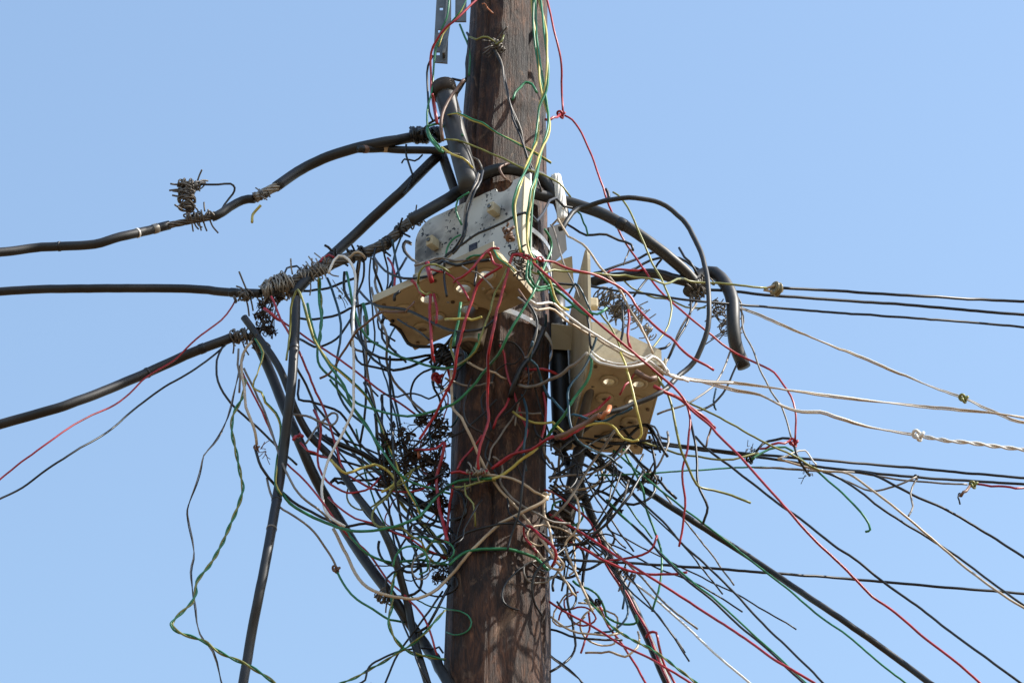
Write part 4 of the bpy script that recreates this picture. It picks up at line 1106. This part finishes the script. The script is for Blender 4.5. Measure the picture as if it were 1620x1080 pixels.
strands('bare_strands', "404,314 415,307 426,301 440,294", 15, 7, 0.0, 'bare twisted splice between two black cable pieces at upper left', 'strand')
strands('bare_strands', "266,357 285,353 305,349 338,343", 11, 6, 0.0, 'bare grey strands of the cable below the knotted lump', 'strand_dark')
strands('stranded_cable', "652,348 640,358 622,375 600,390 570,402 540,411 505,428 470,443 440,458", 17, 8, 0.0, 'bare stranded messenger cable left of the white box', 'strand_dark', 0.16)
strands('stranded_stub', "879,279 884,300 888,325 890,350", 17, 9, -0.09, 'white stranded cable stub hanging right of the white box', 'W', 0.30)
wrap('wire_lump', (296, 340), (295, 288), 15, 9, 'knotted lump of grey wire standing on the upper left cable', 'strand_dark', 3.2, 0.6, 8, 3)
wrap('wire_lump', (282, 290), (314, 294), 14, 5, 'top end of the knotted grey wire lump', 'strand_dark', 3.0, 0.6, 6, 4)
wrap('tie_wire', (296, 346), (336, 340), 11, 6, 'grey wire wound round the cable under the lump', 'strand_dark', 2.8, 0.6, 8, 5)
wrap('tie_wire', (402, 312), (424, 306), 9, 4, 'dark tie wire on the bare splice', 'strand_dark', 2.4, 0.5, 5, 6)
wrap('wire_wrap', (416, 461), (468, 447), 22, 16, 'bulky wrapping of grey wire round the level cable joint', 'strand', 2.8, 0.45, 6, 7)
wrap('tie_wire', (470, 440), (520, 424), 15, 9, 'loose grey strands splayed along the slanting bundle', 'strand', 2.4, 0.7, 16, 8)
wrap('tie_wire', (375, 472), (402, 462), 9, 4, 'dark frayed end of the level cable', 'strand_dark', 3, 0.7, 8, 9)
wrap('tie_wire', (362, 535), (402, 530), 14, 8, 'dark wire tied round the lower left cable end', 'strand_dark', 2.8, 0.6, 9, 10)
wrap('tie_wire', (404, 552), (420, 545), 10, 4, 'small brown tie wire under the lower left joint', 'strand_dark', 2.6, 0.7, 6, 28)
wrap('tie_wire', (650, 352), (668, 338), 12, 5, 'wire wound on the cable at the left corner of the white plate', 'strand_dark', 2.4, 0.4, 3, 12)
for i, (x, y) in enumerate(((632, 365), (612, 384), (596, 391), (576, 399), (556, 405), (534, 412))):
    wrap('wire_tie', (x - 3, y + 2), (x + 5, y - 3), 11, 2.2, ['first', 'second', 'third', 'fourth', 'fifth', 'sixth'][i] + ' dark tie on the stranded cable, counting left from the white plate', 'K', 3.5, 0.3, 2, 40 + i)
wrap('taped_joint', (655, 214), (692, 213), 15, 7, 'black taped joint where the arched cable meets the conduit', 'K', 7, 0.3, 2, 13, 0.0, 'joint')
wrap('cable_ring', (1094, 452), (1118, 446), 15, 6, 'dark wire wound round the ringed splice at right', 'strand_dark', 3.2, 0.35, 5, 14)
wrap('frayed_wires', (1098, 470), (1112, 455), 13, 5, 'brown frayed wires below the ringed splice', 'strand_dark', 2.4, 0.8, 10, 15)
wrap('frayed_wires', (1132, 478), (1152, 530), 12, 7, 'hanging grey brown wire fray along the drooping cable end', 'strand_dark', 2.0, 0.9, 22, 16, 0.02)
wrap('frayed_wires', (950, 462), (992, 500), 20, 9, 'nest of fine grey wires right of the cream box plate', 'strand_dark', 2.2, 0.95, 26, 17, 0.0)
wrap('frayed_wires', (1000, 490), (1030, 530), 11, 6, 'curly fine grey wires hanging right of the nest', 'strand', 2.0, 0.95, 18, 18, 0.0)
wrap('wire_tie', (1018, 752), (1038, 758), 12, 5, 'grey wire tie on the stiff slanting cable', 'strand_dark', 3, 0.6, 9, 19, 0.0)
wrap('wire_tie', (1000, 912), (980, 905), 8, 4, 'dark tie on the steep cable right of the pole', 'strand_dark', 3, 0.6, 6, 20, 0.0)
wrap('wire_tie', (598, 942), (616, 950), 10, 4, 'frayed grey tie on the slanting cables at lower left', 'strand_dark', 2.6, 0.7, 10, 21, -0.03)
wrap('wire_tie', (778, 66), (790, 76), 9, 4, 'frayed wire tie nailed to the upper pole', 'strand_dark', 2.4, 0.7, 8, 22, -0.11)
wrap('wire_tie', (820, 592), (838, 600), 10, 4, 'rusty wire tie in the middle of the pole', 'N', 3, 0.6, 5, 23, -0.13)
wrap('wire_tie', (742, 746), (766, 746), 7, 4, 'grey and red wire tie on the pole at the green wire', 'strand', 3, 0.6, 6, 24, -0.13)
wrap('wire_tie', (798, 362), (812, 384), 8, 3, 'rusty brown bolt and wire at the right of the white plate', 'N', 4, 0.4, 3, 25, -0.26)
wrap('wire_tie', (812, 400), (838, 440), 11, 5, 'snarl of small wires at the right end of the tan panel', 'strand_dark', 3, 0.8, 12, 26, -0.37)
wrap('wire_tie', (690, 545), (712, 575), 14, 5, 'black snarl of wires below the left of the tan panel', 'K', 5, 0.8, 10, 27, -0.1)
wrap('frayed_wires', (1196, 714), (1182, 707), 4, 1, 'fine frayed black strands left of the red knot', 'K', 1.2, 0.9, 12, 51, -0.05)
wrap('frayed_wires', (410, 710), (424, 718), 4, 1, 'fine frayed strands at the hanging beige splice', 'N', 1.3, 0.9, 10, 52, -0.06)
wrap('frayed_wires', (1280, 750), (1270, 745), 4, 1, 'fine frayed strands on the level wires at right', 'K', 1.2, 0.9, 10, 53, -0.03)
wrap('frayed_wires', (548, 463), (538, 470), 5, 1, 'fine frayed strands hanging below the bundle', 'strand_dark', 1.3, 0.9, 12, 54, 0.0)
def knot(name, x, y, rpx, material, label, d, seed):
    rnd = random.Random(seed)
    c = P(x, y, d)
    rpx *= 0.8
    k = scale_at(c)
    pts = []
    for i in range(22):                 # a trefoil, slightly irregular
        a = 2 * math.pi * i / 21
        pts.append(Vector(((math.sin(a) + 2 * math.sin(2 * a)) * 0.33, -math.sin(3 * a) * 0.5, (math.cos(a) - 2 * math.cos(2 * a)) * 0.33)) * rpx * k * rnd.uniform(0.9, 1.1))
    V, F = sweep(catmull(pts, 0.002), rpx * 0.3 * k, 7)
    o = obj(name, V, F, material)
    o.location = c
    return tag(o, label, 'knot')
knot('wire_knot', 888, 181, 8, 'R', 'red wire knot beside the upper pole', -0.04, 1)
knot('wire_knot', 1256, 700, 9, 'R', 'red wire knot with tails at far right', -0.06, 2)
knot('wire_knot', 1453, 688, 11, 'W', 'white wire knot where the twisted pair begins', -0.15, 3)
knot('wire_knot', 1525, 630, 9, 'O', 'small green knot on the slanting twin wire', -0.05, 4)
knot('wire_knot', 1540, 766, 8, 'O', 'olive knot near the right frame edge', 0.0, 5)
knot('wire_knot', 1450, 754, 5, 'K', 'small dark knot on the level wires', -0.02, 6)
knot('wire_knot', 532, 900, 8, 'N', 'small dark knot on the beige wire at lower left', -0.02, 7)
knot('wire_knot', 692, 597, 11, 'R', 'dark red plug hanging left of the pole', -0.06, 8)
knot('wire_knot', 864, 784, 8, 'B', 'beige knot at the right edge of the pole', -0.11, 9)
knot('wire_knot', 406, 708, 6, 'N', 'brown splice at the end of the hanging beige wire', -0.06, 10)
knot('wire_knot', 1187, 727, 8, 'K', 'dark snarl on the level wires left of the red knot', -0.04, 11)
knot('wire_knot', 947, 952, 7, 'K', 'black knot low in the right tangle', -0.04, 12)
knot('wire_knot', 982, 808, 5, 'K', 'tiny black knot on the slanting wires', 0.0, 13)
def spool():
    c = P(1228, 457, -0.1)
    k = scale_at(c)
    t = thing('spool_insulator', 'brown spool insulator on the olive wire at right', 'insulator', c)
    prof = [(3, -5), (11, -5), (12, -3.5), (10, -1.5), (6, 0), (10, 1.5), (12, 3.5), (11, 5), (3, 5)]
    V, F, N = [], [], 24
    rot = Matrix.Rotation(R_(35), 3, 'Z') @ Matrix.Rotation(R_(90), 3, 'Y')
    for r, h in prof:
        for i in range(N):
            a = 2 * math.pi * i / N
            V.append(rot @ Vector((r * k * math.cos(a), r * k * math.sin(a), h * k)))
    n = len(prof)
    for j in range(n):
        for i in range(N):
            F.append((j * N + i, j * N + (i + 1) % N, ((j + 1) % n) * N + (i + 1) % N, ((j + 1) % n) * N + i))
    obj('spool', V, F, 'porcelain', t)
    pts = [Vector((-18, 0, 0)), Vector((-8, -2, 3)), Vector((6, -4, 5)), Vector((10, 2, 0)), Vector((6, 2, -5)), Vector((-8, 2, -3)), Vector((-20, 0, -2))]
    V, F = sweep(catmull([p * k for p in pts], 0.003), 2.2 * k, 6)
    obj('wire_loop', V, F, 'B', t)
spool()

# ------------------------------------------------------------------ dried plant and debris caught in the wires
def clump(name, spots, n, leaf, label, seed, d=-0.04, cat='dried plant'):
    rnd = random.Random(seed)
    spots = [(x, y, r * 1.45) for x, y, r in spots]
    base = P(spots[0][0], spots[0][1], d)
    k = scale_at(base)
    V, F = [], []
    for i in range(n):
        x, y, r = rnd.choice(spots)
        rr, an = r * rnd.random() ** 0.75, rnd.uniform(0, 6.28)
        c = P(x + rr * math.cos(an), y + rr * math.sin(an), d + rnd.gauss(0, 0.4) * r * k) - base
        a = Vector((rnd.gauss(0, 1), rnd.gauss(0, 1), rnd.gauss(0, 1))).normalized()
        b = a.orthogonal().normalized()
        b = (b * rnd.uniform(0.5, 1) + a.cross(b) * rnd.uniform(-1, 1)).normalized()
        s = leaf * k * rnd.uniform(0.35, 1.5)
        nn = a.cross(b)
        o = len(V)
        V += [c - a * s, c - a * s * 0.2 + b * s * rnd.uniform(0.15, 0.6) + nn * s * 0.3, c + a * s + nn * s * rnd.uniform(-0.5, 0.6), c - b * s * rnd.uniform(0.15, 0.5) + nn * s * 0.25]
        F += [(o, o + 1, o + 2), (o, o + 2, o + 3)]
    for i in range(max(6, n // 16)):
        x, y, r = rnd.choice(spots)
        x2, y2, r2 = rnd.choice(spots)
        q = [P(x + rnd.uniform(-r, r), y + rnd.uniform(-r, r), d) - base, P((x + x2) / 2 + rnd.uniform(-8, 8), (y + y2) / 2 + rnd.uniform(-8, 8), d) - base, P(x2 + rnd.uniform(-r2, r2), y2 + rnd.uniform(-r2, r2), d) - base]
        sweep(catmull(q, 0.006), 0.9 * k, 4, V, F)
    o = obj(name, V, F, 'debris', None, False)
    o.location = base
    return tag(o, label, cat)
clump('dried_plant', [(632, 690, 16), (648, 705, 14), (640, 735, 12), (612, 700, 10), (690, 670, 14), (697, 690, 14), (668, 665, 7), (675, 730, 9), (690, 720, 11), (700, 745, 9), (655, 720, 8), (612, 730, 9), (690, 785, 9), (700, 800, 10), (685, 755, 8), (608, 765, 7)], 1000, 6.4, 'dried dark plant caught in the wires left of the pole', 1)
clump('dried_plant', [(418, 480, 9), (425, 500, 9), (418, 518, 10), (428, 525, 7), (410, 500, 6), (440, 470, 6)], 340, 5.0, 'crumbled black debris hanging under the wire-wrapped joint', 2, -0.02, 'debris')
clump('dried_plant', [(692, 905, 8), (700, 900, 8), (690, 915, 6), (703, 915, 6)], 170, 4.0, 'small black lump at the left edge of the lower pole', 3, -0.05, 'debris')
clump('dried_plant', [(880, 830, 11), (886, 845, 10), (878, 860, 9), (890, 870, 7)], 200, 3.4, 'dark debris round the clamp at the right pole edge', 4, -0.05, 'debris')

# ------------------------------------------------------------------ the anonymous tangle: loops that nothing tells apart
def tangle(n, fn, kinds, label, group, seed, d=(-0.08, 0.08), wid=(3.5, 5.5)):
    rnd = random.Random(seed)
    for i in range(n):
        pts = fn(rnd)
        s = ' '.join('%.1f,%.1f' % p for p in pts)
        a = rnd.uniform(*d)
        kd = rnd.choice(kinds)
        my = sum(p[1] for p in pts) / len(pts)
        mx = sum(p[0] for p in pts) / len(pts)
        where = ''
        if 'left' in group and 'lower' not in group:
            where = ' above the dried plant' if my < 660 else (' beside the dried plant' if my < 770 else ' below the dried plant')
        elif 'right tangle' in group:
            where = ' above the black clamp' if my < 800 else (' level with the black clamp' if my < 870 else ' below the black clamp')
        elif 'hanging' in group:
            where = ' near the white plate' if mx > 590 else ' near the white wire'
        elif 'front' in group:
            where = ', above the yellow wire' if my < 690 else ', below the yellow wire'
        word = {'K': 'black', 'S': 'grey', 'T': 'teal', 'G': 'green', 'O': 'olive', 'B': 'beige', 'R': 'red', 'N': 'brown'}[kd]
        lab = label.replace('thin black', 'thin').replace('thin ', 'thin ' + word + ' ', 1) + where
        wire(kd, rnd.uniform(*wid), s, a, a + rnd.uniform(-0.05, 0.05), '', lab, 0.04, group, 'wire')
def left_arc(r):
    x0, y0 = r.uniform(470, 620), r.uniform(560, 720)
    x1, y1 = r.uniform(706, 716), r.uniform(760, 900)
    mx, my = x0 + (x1 - x0) * r.uniform(0.25, 0.6), y0 + (y1 - y0) * r.uniform(0.55, 1.0)
    return [(x0, y0), ((x0 + mx) / 2 + r.uniform(-14, 6), (y0 + my) / 2), (mx, my), ((mx + x1) / 2, (my + y1) / 2 + r.uniform(0, 16)), (x1, y1)]
def wander(r, x0, y0, xa, xb, ya, yb, n):
    h, c, q = r.uniform(0, 6.28), r.uniform(-0.25, 0.25), [(x0, y0)]
    x, y = x0, y0
    for _ in range(n):
        c = max(-0.55, min(0.55, c + r.uniform(-0.16, 0.16)))
        h += c + (r.choice((-1, 1)) * r.uniform(0.5, 1.0) if r.random() < 0.16 else 0)
        want = math.atan2((ya + yb) / 2 - y, (xa + xb) / 2 - x)
        if not (xa < x < xb and ya < y < yb):
            h += 0.6 * math.sin(want - h)
        x, y = x + 13 * math.cos(h), y + 13 * math.sin(h) + 1.0
        q.append((x, y))
    return q
def left_loop(r): return wander(r, r.uniform(670, 712), r.uniform(570, 900), 610, 705, 570, 900, r.randint(9, 20))
def right_loop(r): return wander(r, r.uniform(872, 915), r.uniform(730, 960), 878, 975, 735, 960, r.randint(9, 20))
def right_arc(r):
    x0, y0 = r.uniform(866, 876), r.uniform(730, 900)
    x1, y1 = r.uniform(930, 1030), r.uniform(700, 760)
    mx, my = r.uniform(900, 960), max(y0, y1) + r.uniform(-30, 35)
    return [(x0, y0), ((x0 + mx) / 2, (y0 + my) / 2 + r.uniform(0, 12)), (mx, my), ((mx + x1) / 2 + r.uniform(4, 14), (my + y1) / 2), (x1, y1)]
def under_box(r):
    x0, y0 = r.uniform(866, 880), r.uniform(690, 760)
    return [(x0, y0), (x0 + r.uniform(30, 50), y0 + r.uniform(-30, 10)), (x0 + r.uniform(70, 95), y0 + r.uniform(-35, -5)), (x0 + r.uniform(120, 150), r.uniform(670, 715)), (x0 + r.uniform(155, 185), r.uniform(690, 730))]
def hanging(r):
    x = r.uniform(535, 640)
    y = 412 - (x - 535) * 0.45
    h = r.uniform(90, 230)
    q, dx = [(x, y)], r.uniform(-10, 14)
    for t in (0.25, 0.5, 0.75, 1.0):
        q.append((x + dx * t * 2 + r.uniform(-9, 9), y + h * t))
    q.append((q[-1][0] + r.uniform(15, 50), q[-1][1] + r.uniform(5, 35)))
    return q
tangle(14, left_arc, ['K', 'K', 'K', 'K', 'T', 'G'], 'thin wire running into the left pole edge', 'wires of the left tangle', 5)
tangle(13, left_loop, ['K', 'K', 'K', 'K', 'T', 'O'], 'thin wire curling beside the left pole edge', 'curls of the left tangle', 6, (-0.09, 0.06))
tangle(11, right_arc, ['K', 'K', 'K', 'S', 'K', 'B'], 'thin wire sagging below the cream box', 'wires of the right tangle', 7)
tangle(12, right_loop, ['K', 'K', 'S', 'G', 'K', 'B', 'K'], 'thin wire curling beside the right pole edge', 'curls of the right tangle', 8, (-0.09, 0.06))
tangle(9, under_box, ['K'], 'thin black wire crossing under the cream box', 'black wires under the cream box', 9, (-0.1, 0.1), (3.5, 6))
tangle(7, hanging, ['K', 'K', 'K', 'S', 'T', 'S'], 'thin wire hanging from the stranded cable', 'wires hanging from the stranded cable', 10, (-0.03, 0.05), (3.5, 5))
def front(r): return wander(r, r.uniform(725, 860), r.uniform(560, 860), 700, 880, 570, 870, r.randint(6, 15))
def low_left(r): return wander(r, r.uniform(650, 710), r.uniform(860, 1040), 575, 712, 850, 1060, r.randint(8, 18))
def low_right(r): return wander(r, r.uniform(872, 930), r.uniform(880, 1040), 870, 1000, 850, 1050, r.randint(8, 18))
def fan(r):
    x0, y0, a = r.uniform(880, 1000), r.uniform(700, 860), r.uniform(0.35, 0.95)
    L = r.uniform(120, 330)
    return [(x0 + L * t * math.cos(a) + r.uniform(-6, 6), y0 + L * t * math.sin(a) + r.uniform(-6, 6) + 10 * t * t) for t in (0, 0.2, 0.45, 0.7, 1.0)]
tangle(9, front, ['K', 'S', 'N', 'K'], 'thin wire wandering over the pole front', 'thin wires over the pole front', 21, (-0.14, -0.11), (3, 4.2))
tangle(6, low_left, ['K', 'K', 'S', 'G', 'K'], 'thin wire curling left of the lowest part of the pole', 'curls at the lower left of the pole', 22, (-0.08, 0.06), (3, 4.5))
tangle(7, low_right, ['K', 'K', 'S', 'R', 'G', 'B'], 'thin wire curling right of the lowest part of the pole', 'curls at the lower right of the pole', 23, (-0.08, 0.06), (3, 4.5))
tangle(9, fan, ['K', 'K', 'S', 'G'], 'thin loose wire slanting out of the right tangle', 'loose wires slanting right', 24, (-0.08, 0.08), (3, 4.2))
tangle(7, left_loop, ['K', 'S', 'K', 'R', 'K'], 'very thin wire strayed in the left tangle', 'stray wires of the left tangle', 25, (-0.1, 0.08), (2.6, 3.6))
